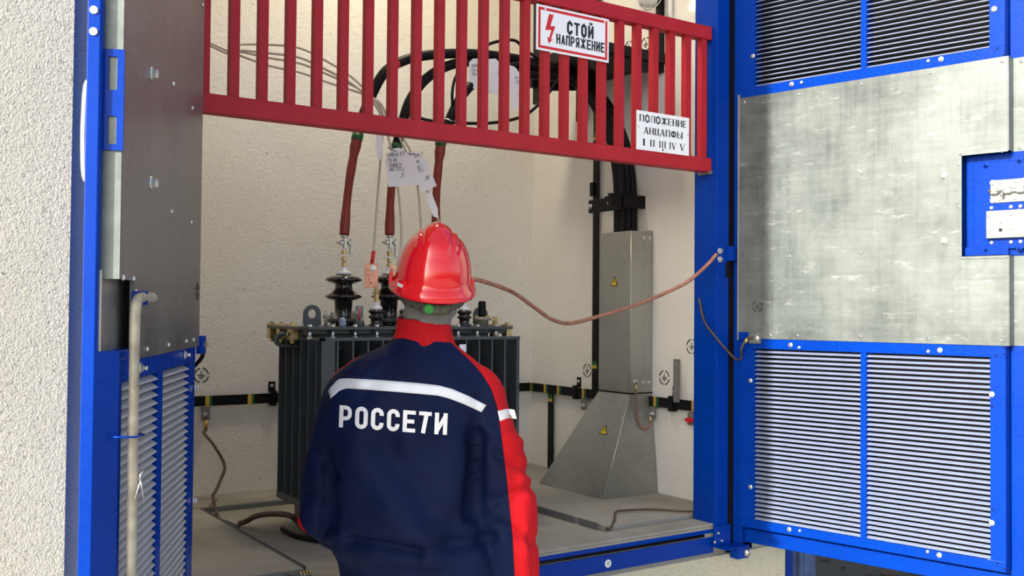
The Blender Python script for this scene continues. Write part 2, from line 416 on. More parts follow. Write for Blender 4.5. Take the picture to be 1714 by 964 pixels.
# a little grey ledge of plaster under the sill
wb = box('wall_back', (.2, YB, .5), (XR+.15, YB+.15, HT), 'wall', kind='structure')
wr = box('wall_right', (XR, .16, 0), (XR+.155, YB, HT), 'wall_r', kind='structure')
wl = box('wall_left', (.2, .16, .5), (.4, YB, HT), 'wall', kind='structure')
ce = box('ceiling', (.2, .0, HT), (XR+.155, YB+.15, HT+.15), 'wall', kind='structure')
fl = obj('floor', MB().box((.4, .0, .5), (XR, YB, FL-.022)), 'floor', kind='structure')
# raised screed slabs on the floor with steel edging
sb = MB(); sb.prism([(2.172, .145), (2.21, .125), (XR, .118), (XR, YB), (2.19, YB), (2.178, .7)], (0, 0, FL-.022), (1, 0, 0), (0, 1, 0), (0, 0, .022))
slab = obj('slab', sb, 'floor', fl, bevel=.003)
obj('slab', MB().prism([(.4, .16), (1.094, .16), (1.096, 1.15), (.4, 1.16)], (0, 0, FL-.022), (1, 0, 0), (0, 1, 0), (0, 0, .020)), 'floor', fl, bevel=.003)
obj('slab', MB().prism([(.4, 1.165), (2.18, 1.165), (2.18, YB), (.4, YB)], (0, 0, FL-.022), (1, 0, 0), (0, 1, 0), (0, 0, .020)), 'floor', fl, bevel=.003)
obj('slab', MB().box((.64, .0, FL-.022), (XR, .10, FL-.012)), 'floor', fl, bevel=.003)
for (a, b_) in (((1.10, 1.12), (1.10, .60)), ((1.10, .585), (1.10, .31)), ((1.10, .30), (1.10, .20))):
    q = MB().box((a[0], b_[1], FL-.022), (a[0]+.018, a[1], FL-.019)).box((a[0], b_[1], FL-.022), (a[0]+.003, a[1], FL-.004)).box((a[0]+.015, b_[1], FL-.022), (a[0]+.018, a[1], FL-.008))
    obj('edging_angle', q, 'grey', fl)
for y0, y1 in ((.54, .30), (.27, .17)):
    obj('edging_angle', MB().box((2.162, y1, FL-.022), (2.170, y0, FL+.002)), 'grey', fl)
obj('edging_angle', MB().box((1.12, 1.150, FL-.022), (2.17, 1.160, FL-.004)), 'grey', fl)

# door frame: posts, sill, gasket, corner plate
tr = empty('trim_1', (0, 0, 0), kind='structure')
box('right_post', (2.548, -.012, FL-.03), (2.609, .10, 3.24), 'blue', tr, .003)
box('left_post', (.640, -.012, FL-.03), (.700, .10, 3.24), 'blue', tr, .003)
box('lintel', (.640, -.012, 3.24), (2.609, .10, 3.30), 'blue', tr, .003)  # unseen, set low to keep the sun off the right wall
pf = [(-.004, .709), (-.004, .762), (.012, .768), (.012, .774), (-.004, .778), (-.002, .789), (.012, .797), (.06, .799), (.06, .709)]
obj('sill_profile', MB().prism(pf, (.64, 0, 0), (0, 1, 0), (0, 0, 1), (1.905, 0, 0)), 'blue', tr)
obj('sill_tread', MB().box((.70, .008, .7975), (2.545, .075, .8015)), 'sill', tr)
obj('gasket', MB().tube([(.70, -.002, .7715), (2.50, -.002, .7715)], .0055, 8), 'black', tr)
bolt((1.968+.10, -.004, .735), (0, -1, 0), .013, .003, 'ring', 'white', tr, 'washer')
bolt((2.068, -.007, .735), (0, -1, 0), .006, .004, 'rivet', 'zinc', tr, 'screw')
obj('corner_plate', MB().box((2.535, -.022, .735), (2.612, -.012, .803)).box((2.535, -.075, .730), (2.655, -.012, .735)), 'blue', tr, bevel=.001)
for px, py in ((1202, 892), (1196, 907), (1208, 905)): bolt(onY(px, py, -.022), (0, -1, 0), .0055, .003, 'ring', 'zinc', tr, 'rivet')
# bottom hinge pin of the right leaf
obj('hinge_block', MB().box((2.60, -.068, .69), (2.655, -.03, .730)), 'blue', tr, bevel=.002)
obj('hinge_roller', MB().lathe([(.011, 0), (.011, .022)], (2.640, -.072, .700), 14), 'zinc', tr)
# right post hinge: two bolts, strap
for py in (420, 434): bolt(onY(1205, py, -.012), (0, -1, 0), .0085, .009, 'hex', 'zinc', tr)
obj('hinge_strap', MB().box((2.600, -.022, 1.733), (2.642, -.006, 1.785)), 'blue', tr, bevel=.002)
obj('gap_shade_strip', MB().box((2.609, -.008, .74), (2.69, -.001, 3.6)), 'blackp', tr)  # black strip stands in for the shade in the hinge gap
obj('hinge_slot', MB().box((2.592, -.0135, 1.673), (2.6095, -.0125, 1.727)), 'black', tr)

# ================================================================== DOOR LEAVES
def leaf(num, H, ang, sg, S, right):
    """local: x = along leaf from hinge, y*sg = towards the inner side, z up"""
    root = empty('door_%d' % num, (H[0], H[1], 0), ang, kind='structure')
    def B(mb, s0, s1, o0, o1, z0, z1): return mb.box((s0, sg*o0, z0), (s1, sg*o1, z1))
    def P(s, o, z): return Vector((s, sg*o, z))
    nin = Vector((0, sg, 0))
    e0, e1, m0, m1, f1, tot = S      # louvre start, mid-left, mid-right, louvre end -> see below
    z0, z1, z2, z3, z4 = .828, 1.424, 1.460, 2.310, 2.345
    zl = z4+(z1-z0); zt = 3.56
    T = -.045 if right else -.030
    TO = -.028 if right else -.019
    # outer skin
    obj('outer_skin', B(MB(), -.018, tot, T+TO, T-.010, .735, 3.59), 'blue', root, bevel=.002)
    # carrier frame behind the inner frame
    q = MB(); B(q, -.018, .022, T-.01, -.012, .735, 3.59); B(q, f1+.045, tot, T-.01, T+.004, .735, 3.59)
    obj('hinge_stile', q, 'blue', root, bevel=.002)
    obj('bottom_flange', B(MB(), .022, tot, T-.01, T+.004, .735, .783), 'blue', root, bevel=.002)
    obj('top_flange', B(MB(), .022, tot, T-.01, 0, 3.55, 3.59), 'blue', root, bevel=.002)
    # inner frame
    fr = f1+(.043 if right else .022)
    def rail(a, b, nm='rail'): return obj(nm, B(MB(), .022, fr, T, 0, a, b), 'blue', root, bevel=.0015)
    rail(z0-.030, z0); rail(z1, z2-.001 if right else z2+.004); rail(z3+.001, z4); rail(zl, zl+.035)
    for a, b in ((z0, z1), (z4, zl)):
        obj('stile', B(MB(), .022, e0, T, -.001, a, b), 'blue', root)
        obj('stile', B(MB(), f1, fr, T, -.001, a, b), 'blue', root)
        obj('mullion', B(MB(), m0, m1, T, -.001, a, b), 'blue', root)
        if right:
            obj('corner_seam', B(MB(), fr-.052, fr-.001, -.001, .0006, (a if a == z0 else b)-.0008, (a if a == z0 else b)+.0008), 'sill', root)
    # louvres
    pitch = (z1-z0)/38
    for bi, (a, b) in enumerate(((z0, z1), (z4, zl))):
        for (s0, s1) in ((e0, m0), (m1, f1)):
            lv = empty('louvre', (0, 0, 0), 0, root)
            obj('louvre_shade_sheet', B(MB(), s0-.004, s1+.004, T-.009, T-.004, a, b), 'blackp', lv)  # black sheet puts the deep shade behind the slats into colour
            key = ('slat', right, round(s1-s0, 3))
            if key not in CACHE:
                h = pitch*.36; w = s1-s0-.001
                pr = [(-.0035, -.0012), (-.003, 0), (-.017, h), (-.0185, h), (-.0185, h-.0015)]
                qb = MB()
                if right: pr = [(-.0035, 0), (-.0030, .0012), (-.0150, h+.0012), (-.0168, h+.0012), (-.0165, h)]
                else: pr = [(-.0015, -.001), (-.0010, .0005), (-.0045, h*.6), (-.0140, h+.0035), (-.0155, h+.003), (-.006, h*.55)]
                qb.prism([(sg*o_, z_) for o_, z_ in pr], (0, 0, 0), (0, 1, 0), (0, 0, 1), (w, 0, 0))
                CACHE[key] = qb.mesh('slat')
            for i in range(38):
                obj('slat', CACHE[key], 'slat' if right else 'slat_shaded', lv, (s0+.0005, 0, a+pitch*(i+.12)))
    return root, B, P, nin, fr, (z0, z1, z2, z3, z4, zl, zt)

# ---- right leaf
HR = Vector((2.63, -.02, 0)); AR = radians(-77.51)
R, B, P, nin, fr, zz = leaf(1, HR, AR, -1, (.079, .082, .463, .482, .859, 1.04), True)
dRx = Vector((cos(AR), sin(AR), 0)); nR = Vector((sin(AR), -cos(AR), 0))
def RL(px, py, off=0):
    w = onP(px, py, nR, nR.dot(HR)+off)-HR; return Vector((w.dot(dRx), -off, w.z))
pn = MB()
t0, t1 = .001, .003
B(pn, .020, .779, t0, t1, 1.459, 2.311); B(pn, .779, .912, t0, t1, 2.033, 2.311); B(pn, .779, .912, t0, t1, 1.459, 1.724)
panel = obj('galvanised_panel', pn, 'galv', R, label='big scratched galvanised sheet with lock cut-out')
q = MB(); B(q, .774, .781, .003, .006, 1.722, 2.035); B(q, .774, .912, .003, .006, 2.029, 2.036); B(q, .774, .912, .003, .006, 1.717, 1.724)
obj('cutout_edging', q, 'galv', panel)
q = MB(); B(q, .911, .914, -.041, .003, 2.033, 2.311); B(q, .911, .914, -.041, .003, 1.459, 1.724)
B(q, .914, .955, -.042, -.0395, 2.033, 2.311); B(q, .914, .955, -.042, -.0395, 1.459, 1.724)
obj('edge_strip', q, 'galv', R, label='narrow galvanised edge strip')
q = MB(); B(q, .012, .020, -.012, .003, 1.452, 2.325); obj('hinge_side_fold', q, 'galv_duct', panel)
for px, py in ((1337, 158), (1442, 141), (1558, 122), (1678, 103), (1246, 171), (1322, 302), (1441.5, 290), (1322, 429), (1441.5, 423.5), (1290, 561), (1335, 561.5), (1440, 563), (1555, 567), (1676, 570), (1606, 276), (1606, 346), (1606, 417), (1677, 253), (1677, 431)):
    bolt(RL(px, py, .003), nin, .0050, .0035, 'rivet', 'zinc', R, 'rivet')
for px, py in ((1580, 294), (1580, 403)): bolt(RL(px, py, .003), nin, .0085, .010, 'hex', 'zinc', R)
for px, py in ((1323, 577.5), (1573, 586), (1256, 637), (1256, 815), (1321, 886), (1572, 929), (1660, 660), (1660, 875), (1260, 94), (1325, 141), (1575, 99), (1664, 15)):
    bolt(RL(px, py, .001), nin, .0062, .007, 'hex', 'zinc', R)
for px, py in ((1338, 581.5), (1554, 588), (1339, 888), (1553, 923), (1342, 138), (1554, 102)):
    bolt(RL(px, py, .001), nin, .0050, .003, 'ring', 'zinc', R, 'rivet')
for px, py in ((1670, 943), (1682, 952), (1669, 81), (1681, 91), (1668, 594), (1680, 582), (1680, 593), (1661, 680), (1661, 853), (1257, 800), (1257, 654)):
    bolt(RL(px, py, .001), nin, .0030, .0008, 'rivet', 'blackp', R, 'hole')
for px, py in ((1709, 103), (1707, 248)): bolt(RL(px, py, -.039), nin, .0045, .003, 'rivet', 'zinc', R, 'rivet')
mk = RL(1268, 513, .003); ground_mark(mk, (-1*-1, 0, 0), (0, 0, 1), .020, R)
# lock recess
q = MB(); B(q, .782, .955, -.0405, -.036, 1.727, 2.031); obj('recess_plate', q, 'blue', R)
q = MB(); B(q, .806, 1.02, -.036, -.022, 1.745, 2.005); obj('lock_plate', q, 'blue', R, bevel=.002)
q = MB(); B(q, .782, .905, -.036, -.018, 1.727, 1.752); obj('recess_ledge', q, 'blue', R, bevel=.001)
lt = empty('slide_bolt', parent=R)
q = MB(); B(q, .855, .958, -.022, -.0185, 1.882, 1.950); obj('bolt_plate', q, 'cast', lt, bevel=.001)
obj('bolt_bar', MB().tube([P(.852, -.012, 1.917), P(.955, -.012, 1.915)], .0062, 10), 'zinc', lt)
for s_ in (.868, .905, .94):
    q = MB(); B(q, s_-.011, s_+.011, -.019, -.006, 1.906, 1.927); obj('bolt_guide', q, 'cast', lt, bevel=.004)
obj('bolt_knob', MB().tube([P(.893, -.006, 1.914), P(.893, .004, 1.900)], .004, 8), 'zinc', lt)
for s_ in (.862, .95):
    for z_ in (1.890, 1.943): bolt(P(s_, -.0185, z_), nin, .0065, .008, 'hex', 'zinc', lt)
for s_, z_ in ((.882, 1.94), (.925, 1.94), (.882, 1.89), (.925, 1.89)): bolt(P(s_, -.0185, z_), nin, .0035, .003, 'rivet', 'zinc', lt, 'screw')
lk = empty('lock_case', parent=R)
q = MB(); B(q, .847, .958, -.022, -.004, 1.776, 1.858); obj('case', q, 'cast', lk, bevel=.002)
q = MB(); B(q, .951, .961, -.016, .0, 1.80, 1.84); obj('latch_flange', q, 'cast', lk, bevel=.001)
for s_, z_ in ((.857, 1.846), (.938, 1.850), (.857, 1.785), (.938, 1.790)): bolt(P(s_, -.004, z_), nin, .0065, .007, 'hex', 'zinc', lk)
for s_, z_ in ((.917, 1.845), (.888, 1.824), (.857, 1.801), (.916, 1.803)): bolt(P(s_, -.004, z_), nin, .0045, .002, 'ring', 'zinc', lk, 'rivet')
bolt(P(.888, -.004, 1.800), nin, .0055, .0015, 'rivet', 'ink', lk, 'keyhole')
for s_ in (.858, .912, .938):
    for z_ in (1.868, 1.764): bolt(P(s_, -.022, z_), nin, .0052, .004, 'ring', 'zinc', R, 'rivet')
for s_, z_ in ((.842, 1.998), (.935, 2.004), (.842, 1.745), (.935, 1.745)): bolt(P(s_, -.022, z_), nin, .0060, .020, 'stud', 'blue', R)
# earthing lug on the hinge side
q = MB(); B(q, .022, .062, .001, .010, 1.455, 1.481); obj('lug_bracket', q, 'blue', R, bevel=.001)
q = MB(); B(q, .062, .108, .004, .009, 1.442, 1.478); obj('earthing_lug', q, 'galv', R, bevel=.001)
bolt(P(.092, .009, 1.460), nin, .0075, .012, 'stud', 'zinc', R)
# underside shoe
# ---- left leaf
HL = Vector((.70, -.13, 0)); AL = radians(-116.2)
L, B, P, nin, fr, zz = leaf(2, HL, AL, 1, (.094, .1, .375, .418, .700, .760), False)
dLx = Vector((cos(AL), sin(AL), 0)); nL = Vector((-sin(AL), cos(AL), 0))
def LL(px, py, off=0):
    w = onP(px, py, nL, nL.dot(HL)+off)-HL; return Vector((w.dot(dLx), off, w.z))
pn = MB(); B(pn, -.008, .640, .001, .003, 1.459, 2.311); B(pn, .640, .743, .001, .003, 1.596, 2.311)
B(pn, -.008, .743, .001, .003, 2.98, 3.55)
panelL = obj('galvanised_panel', pn, 'galv_shaded', L, label='galvanised sheet toned for the shaded side')
q = MB(); B(q, .740, .7435, -.028, .003, 1.596, 3.55); obj('edge_strip', q, 'galv', L, label='bright folded galvanised edge')
q = MB(); B(q, .6405, .645, -.004, .0035, 1.462, 1.596); obj('cutout_edging', q, 'galv', panelL)
q = MB(); B(q, .30, .752, -.0275, -.0225, 1.475, 1.610); obj('recess_plate', q, 'galv_duct', L)
q = MB(); B(q, .60, .722, -.0225, -.001, 1.462, 1.478); obj('recess_ledge', q, 'blue', L, bevel=.001)
q = MB(); B(q, .7435, .7635, -.0490, -.028, .735, 3.59); obj('free_edge', q, 'blue', L, bevel=.002, label='sunlit blue outer edge')
obj('free_edge_return', MB().prism([(.7225, 0), (.7625, -.0285), (.7625, -.045), (.7225, -.045)], (0, 0, .735), (1, 0, 0), (0, 1, 0), (0, 0, .743)), 'blue', L)
for px, py in ((289, 141), (321, 181), (286, 354), (319, 372), (338, 8), (281, 577), (245, 584), (311, 571), (323, 569), (225, 586), (225, 562), (205, 465), (222, 467), (226, 489)):
    bolt(LL(px, py, .003), nin, .0050, .0045, 'rivet', 'zinc', L, 'rivet')
for px, py in ((253, 124), (252, 307)): bolt(LL(px, py, .003), nin, .0095, .013, 'hex', 'zinc', L)
for px, py in ((235, 616), (309, 594)): bolt(LL(px, py, .001), nin, .0070, .013, 'stud', 'zinc', L)
for z_ in (1.36, 1.10): bolt(P(.03, .001, z_), nin, .006, .010, 'hex', 'zinc', L)
ground_mark(P(.03, .003, 1.588), (-1, 0, 0), (0, 0, 1), .020, L)
q = MB(); B(q, -.118, -.018, -.048, -.040, .735, 3.59); obj('hinge_light_stop', q, 'blue', L)  # added hidden strip, stops sun leaking between leaf and post
# slotted lock bracket on the free edge
q = MB()
for s0, s1, o0, o1, z0_, z1_ in ((.7435, .748, -.0275, -.019, 1.806, 1.972), (.7435, .748, -.005, .006, 1.806, 1.972), (.7435, .748, -.019, -.005, 1.960, 1.972), (.7435, .748, -.019, -.005, 1.862, 1.905), (.7435, .748, -.019, -.005, 1.806, 1.816)):
    B(q, s0, s1, o0, o1, z0_, z1_)
obj('slotted_bracket', q, 'blue', L, label='blue lock bracket with two slots')
# outside pull handle
obj('pull_handle', MB().tube(spl([P(.725, -.048, 1.925), P(.725, -.058, 1.915), P(.725, -.061, 1.86), P(.725, -.061, 1.81), P(.725, -.058, 1.765), P(.725, -.048, 1.755)], 5), .006, 10), 'zinc', L)
for z_ in (1.995, 2.03): bolt(P(.7635, -.0385, z_), (1, 0, 0), .0065, .003, 'ring', 'white', L, 'washer')
# blue earthing lug at the hinge
lug = MB().box((.695, -.16, 1.437), (.800, -.148, 1.482)); 
lugp = obj('lug_bracket', MB().box((-.052, -.004, 1.440), (-.008, .012, 1.483)), 'blue', L, bevel=.001)
dvec = Vector((-1, .25, 0)).normalized()
bolt((-.052, .004, 1.461), (-1, 0, 0), .0085, .030, 'stud', 'brass', L, 'brass_bolt')

# steel bar hooked on the left leaf
rd = TH('hook_bar', 'weathered round steel bar with bent top hanging on the left blue door', 'bar')
def Lw(s, o, z): return HL + dLx*s + nL*o + Vector((0, 0, z))
rod = spl([Lw(.575, .020, 1.568), Lw(.66, .020, 1.567), Lw(.690, .020, 1.562), Lw(.703, .020, 1.545), Lw(.706, .020, 1.50), Lw(.706, .020, 1.3), Lw(.706, .022, 1.0), Lw(.706, .022, .86)], 6)
obj('bar', MB().tube(rod, .0085, 12), 'pipe', rd)
obj('clip', MB().box((-.004, -.013, -.012), (.004, .013, .012)), 'blue', L, (.648, .014, 1.566))
wire = [P(.74, -.01, 1.338), P(.735, .03, 1.337), P(.69, .034, 1.336), P(.675, .004, 1.336)]
obj('retaining_wire', MB().tube(wire, .0018, 6), 'blue', L)
cw = [Lw(.715, .034, 1.27), Lw(.72, .036, 1.262), Lw(.73, .03, 1.235)]
obj('tie_wire', MB().tube(cw, .001, 5).tube([Lw(.715, .034, 1.27), Lw(.708, .04, 1.225)], .001, 5).tube([Lw(.69, .03, 1.275), Lw(.70, .036, 1.278), Lw(.716, .034, 1.27)], .0018, 5), 'zinc', rd)

# ================================================================== RED BARRIER
br = TH('safety_barrier', 'red welded steel barrier grille across the doorway above the worker', 'barrier')
YA, YC = .012, .052
box('bottom_rail', (.702, YA, 2.047), (2.546, YC, 2.096), 'red', br, .002)
box('top_rail', (.702, YA, 2.518), (2.546, YC, 2.565), 'red', br, .002)
bm_ = MB().box((0, YA+.006, 2.096), (.0245, YA+.0305, 2.518)).mesh('bar')
for i in range(24): obj('bar', bm_, 'red', br, (.765-.0245+.0766*i, 0, 0))
box('rail_end_plate', (2.536, YA-.002, 2.040), (2.549, YC+.02, 2.050), 'grey', br)

def panel_sign(name, label, cat, corners, y, th=.002):
    """rectangular board hung on the facade plane: x axis from corners"""
    t = TH(name, label, cat)
    (x0, z0), (x1, z1) = corners
    return t
# warning sign
ws = TH('warning_sign', 'white sign with red border and bolt reading СТОЙ НАПРЯЖЕНИЕ on the red barrier', 'sign')
c = Vector((1.9225, YA-.001, 2.4365)); ex = Vector((1, 0, 0)); ey = Vector((0, 0, 1))
def SB(mb, u0, u1, v0, v1, d0, d1, c=c): return mb.box((c.x+u0, c.y-d0, c.z+v0), (c.x+u1, c.y-d1, c.z+v1))
obj('board', SB(MB(), -.146, .146, -.0715, .0715, 0, .003), 'paper', ws, bevel=.0005)
q = MB(); w_, h_, t_ = .139, .0645, .0085
SB(q, -w_, w_, h_-t_, h_, .003, .0036); SB(q, -w_, w_, -h_, -h_+t_, .003, .0036); SB(q, -w_, -w_+t_, -h_+t_, h_-t_, .003, .0036); SB(q, w_-t_, w_, -h_+t_, h_-t_, .003, .0036)
obj('red_border', q, 'redprint', ws)
lp = [(-.088, .046), (-.076, .046), (-.090, .004), (-.070, .010), (-.090, -.033), (-.083, -.032), (-.100, -.045), (-.101, -.024), (-.096, -.029), (-.089, -.004), (-.110, -.011)]
lp = [(-.098, .047), (-.080, .047), (-.092, .010), (-.073, .012), (-.090, -.032), (-.082, -.030), (-.099, -.047), (-.104, -.025), (-.097, -.029), (-.088, -.002), (-.112, -.006)]
obj('lightning_bolt', MB().prism(lp, c+Vector((0, -.0036, 0)), ex, ey, (0, .0006, 0)), 'redprint', ws)
write('lettering', 'СТОЙ', flat(c+Vector((.027, -.0036, .0165)), ex, ey, .108, .041), 'ink', ws, .56, .19, .17, .14, .2)
write('lettering', 'НАПРЯЖЕНИЕ', flat(c+Vector((.029, -.0036, -.0255)), ex, ey, .196, .032), 'ink', ws, .56, .19, .16, .11, .2, widths={'Ж': .86})
for u in (-.112, .128): bolt(c+Vector((u, -.003, .060)), (0, -1, 0), .004, .002, 'rivet', 'white', ws, 'rivet')
# tap position sign
ts = TH('tap_position_sign', 'small white paper sign reading ПОЛОЖЕНИЕ АНЦАПФЫ with roman numerals I to V on the barrier', 'sign')
c2 = Vector((2.312, YA-.001, 2.160))
obj('board', SB(MB(), -.1205, .1205, -.0665, .0655, 0, .002, c2), 'paper', ts)
write('lettering', 'ПОЛОЖЕНИЕ', flat(c2+Vector((0, -.0022, .041)), ex, ey, .216, .0225), 'ink', ts, .74, .19, .075, .13, .34, True, widths={'Ж': 1.0, 'Е': .62})
write('lettering', 'АНЦАПФЫ', flat(c2+Vector((0, -.0022, .0005)), ex, ey, .178, .0225), 'ink', ts, .74, .19, .075, .15, .30, True, widths={'Ы': .95, 'Ф': .85})
for k, s_ in enumerate(('I', 'II', 'III', 'IV', 'V')):
    w_ = (.012, .021, .031, .031, .022)[k]
    write('lettering', s_, flat(c2+Vector(((-.088, -.050, -.004, .043, .088)[k], -.0022, -.040)), ex, ey, w_, .0225), 'ink', ts, .22 if k < 3 else .8, .19, .075, .18, .2, True, widths={'I': .3, 'V': .8})
for u, v in ((-.112, .010), (.115, .006), (-.002, -.058)): bolt(c2+Vector((u, -.002, v)), (0, -1, 0), .0035, .002, 'rivet', 'zinc' if v > 0 else 'ink', ts, 'screw')

# ================================================================== GROUNDING BUS on the walls
gb = TH('grounding_bus', 'black grounding strip with yellow and green bands running round the chamber walls', 'grounding bar')
box('strip', (.42, YB-.022, 1.168), (XR-.022, YB-.014, 1.207), 'blackp', gb, label='length on the back wall')
box('strip', (XR-.022, .17, 1.168), (XR-.014, YB-.014, 1.207), 'blackp', gb, label='length on the right wall')
box('riser', (XR-.020, .872, 1.207), (XR-.012, .906, 3.2), 'blackp', gb)
box('riser', (XR-.020, 1.196, .80), (XR-.012, 1.230, 1.168), 'blackp', gb)
bands = [(888, 'x'), (912, 'x'), (934, 'x'), (976, 'x'), (1096, 'x'), (1121, 'x'), (1160, 'x'), (1185, 'x')]
for px, _ in bands:
    y_ = onX(px, 660, XR-.022).y; w_ = .014
    obj('yellow_band', MB().box((XR-.0232, y_-w_/2, 1.1675), (XR-.0215, y_+w_/2, 1.2075)), 'band_y', gb)
    obj('green_band', MB().box((XR-.0230, y_-w_*1.5, 1.1675), (XR-.0215, y_-w_/2, 1.2075)), 'band_g', gb)
for px in (347, 418):
    x_ = onY(px, 670, YB-.022).x
    obj('yellow_band', MB().box((x_-.008, YB-.0232, 1.1675), (x_+.008, YB-.0215, 1.2075)), 'band_y', gb)
    obj('green_band', MB().box((x_+.008, YB-.023, 1.1675), (x_+.019, YB-.0215, 1.2075)), 'band_g', gb)
for z_, y0, y1 in ((1.300, .872, .906), (1.130, 1.196, 1.230), (2.30, .872, .906)):
    obj('yellow_band', MB().box((XR-.0212, y0, z_), (XR-.0195, y1, z_+.014)), 'band_y', gb)
    obj('green_band', MB().box((XR-.0210, y0, z_+.014), (XR-.0195, y1, z_+.032)), 'band_g', gb)
def holder(p, ax, n_):
    """clamp that carries the strip on a wall; p on the wall, n_ = out of the wall"""
    q = MB(); p = Vector(p); ax = Vector(ax); n_ = Vector(n_); Z = Vector((0, 0, 1))
    def bb(a0, a1, n0, n1, z0_, z1_):
        vs = [p+ax*a+n_*n+Z*z for z in (z0_, z1_) for (a, n) in ((a0, n0), (a1, n0), (a1, n1), (a0, n1))]
        q.add(vs, [(0, 3, 2, 1), (4, 5, 6, 7), (0, 1, 5, 4), (1, 2, 6, 5), (2, 3, 7, 6), (3, 0, 4, 7)])
    bb(-.012, .012, 0, .026, -.030, -.022); bb(-.012, .012, .022, .030, -.030, .030); bb(-.012, .012, 0, .026, .022, .030); bb(-.014, .014, 0, .004, .030, .066)
    o = obj('strip_holder', q, 'blackp', gb); bolt(p+Z*.048+n_*.004, n_, .006, .009, 'hex', 'zinc', gb)
holder((1.452, YB, 1.1875), (1, 0, 0), (0, -1, 0)); holder((XR, 1.02, 1.1875), (0, 1, 0), (-1, 0, 0)); holder((XR, .400, 1.1875), (0, 1, 0), (-1, 0, 0))
holder((XR, .905, 2.085), (0, 1, 0), (-1, 0, 0)); holder((XR, .905, 2.26), (0, 1, 0), (-1, 0, 0))
def tab(p, ax, n_, wing=False):
    q = MB(); p = Vector(p); ax = Vector(ax); n_ = Vector(n_); Z = Vector((0, 0, 1))
    def bb(a0, a1, n0, n1, z0_, z1_):
        vs = [p+ax*a+n_*n+Z*z for z in (z0_, z1_) for (a, n) in ((a0, n0), (a1, n0), (a1, n1), (a0, n1))]
        q.add(vs, [(0, 3, 2, 1), (4, 5, 6, 7), (0, 1, 5, 4), (1, 2, 6, 5), (2, 3, 7, 6), (3, 0, 4, 7)])
    bb(-.016, .016, 0, .026, -.002, .002); bb(-.016, .016, .024, .028, -.046, .002)
    o = obj('connection_tab', q, 'grey', gb)
    if wing:
        obj('wing_nut', MB().box((-.004, -.022, -.005), (.004, .022, .005)).lathe([(.011, -.006), (.011, .008)], n=8, ax=(-1, 0, 0)), 'redprint', gb, p+n_*.034-Z*.026, label='red wing nut')
    bolt(p+n_*.028-Z*.026, n_, .0065, .012, 'stud', 'zinc', gb)
    return p+n_*.034-Z*.030
tA = tab((XR, .505, 1.164), (0, 1, 0), (-1, 0, 0)); tB = tab((XR, .288, 1.160), (0, 1, 0), (-1, 0, 0), True)
tC = tab((XR, .215, 1.164), (0, 1, 0), (-1, 0, 0)); tD = tab((XR, .955, 1.160), (0, 1, 0), (-1, 0, 0)); tE = tab((1.178, YB, 1.160), (1, 0, 0), (0, -1, 0))
fb = box('flat_bar', (XR-.034, .348, 1.196), (XR-.026, .378, 1.365), 'grey', gb, .0005, label='upright grey flat bar')
bolt((XR-.034, .363, 1.345), (-1, 0, 0), .003, .002, 'rivet', 'zinc', gb, 'rivet')
for px, py in ((1158, 580), (1112, 632), (1186, 634), (983, 620)): ground_mark(onX(px, py, XR-.0002), (0, -1, 0), (0, 0, 1), .0295, wr)
for px, py in ((1053, 80), (1081, 74)): ground_mark(onX(px, py, XR-.0002), (0, -1, 0), (0, 0, 1), .0295, wr)
ground_mark(onY(337, 628, YB-.0002), (1, 0, 0), (0, 0, 1), .0295, wb)

# anchor with wire loop near the right post
an = TH('wall_anchor', 'small steel anchor bolt with a loose thin wire loop beside the right blue post', 'anchor')
pa = onX(1187, 380, XR)
obj('eye_bolt', MB().tube([pa, pa+Vector((-.045, 0, 0))], .006, 8).lathe([(.010, 0), (.010, .008)], pa+Vector((-.02, 0, 0)), 6, (-1, 0, 0)), 'zinc', an)
lc = onX(1180, 402, XR-.03); lpts = [lc+Vector((.012*sin(a*1.3), .048*cos(a), .050*sin(a)-.01)) for a in [2*pi*i/20 for i in range(1, 19)]]
obj('wire_loop', MB().tube([pa+Vector((-.035, 0, 0))]+lpts, .0012, 5), 'grey', an)

# ================================================================== CABLE DUCT
du = TH('cable_duct', 'galvanised sheet metal cable duct with flared hood standing against the right wall', 'cable duct')
X0, Y0, Y1, ZM, ZT = 2.628, .538, .735, 1.222, 1.876
box('upper_box', (X0, Y0, ZM), (XR-.001, Y1, ZT), 'galv_duct', du, .001)
b0 = [(2.458, .499), (XR-.001, .497), (XR-.001, .915), (2.450, .915)]; b1 = [(X0, Y0), (XR-.001, Y0), (XR-.001, Y1), (X0, Y1)]
vs = [(x_, y_, FL) for x_, y_ in b0]+[(x_, y_, ZM-.002) for x_, y_ in b1]
obj('flared_hood', MB().add(vs, [(0, 3, 2, 1), (4, 5, 6, 7), (0, 1, 5, 4), (1, 2, 6, 5), (2, 3, 7, 6), (3, 0, 4, 7)]), 'galv_duct', du, bevel=.001)
e0_, e1_ = Vector((2.458, .499, FL)), Vector((X0, Y0, ZM))
obj('hood_seam', MB().tube([e0_+Vector((-.001, -.001, 0)), e1_+Vector((-.001, -.001, -.002))], .0016, 6), 'zinc', du)
obj('box_seam', MB().tube([(X0-.0005, Y0-.0005, ZM), (X0-.0005, Y0-.0005, ZT)], .0012, 6), 'zinc', du)
box('side_flange', (2.705, Y0-.0025, ZM), (XR-.001, Y0+.001, ZT+.004), 'galv_duct', du, .0005)
box('joint_lip', (X0-.004, Y0-.004, ZM-.004), (XR-.001, Y1+.002, ZM+.001), 'blackp', du)
for z_ in (1.85, 1.262): 
    bolt((2.722, Y0-.003, z_), (0, -1, 0), .006, .008, 'hex', 'zinc', du)
    bolt((2.695, Y0-.001, z_), (0, -1, 0), .006, .008, 'hex', 'zinc', du)
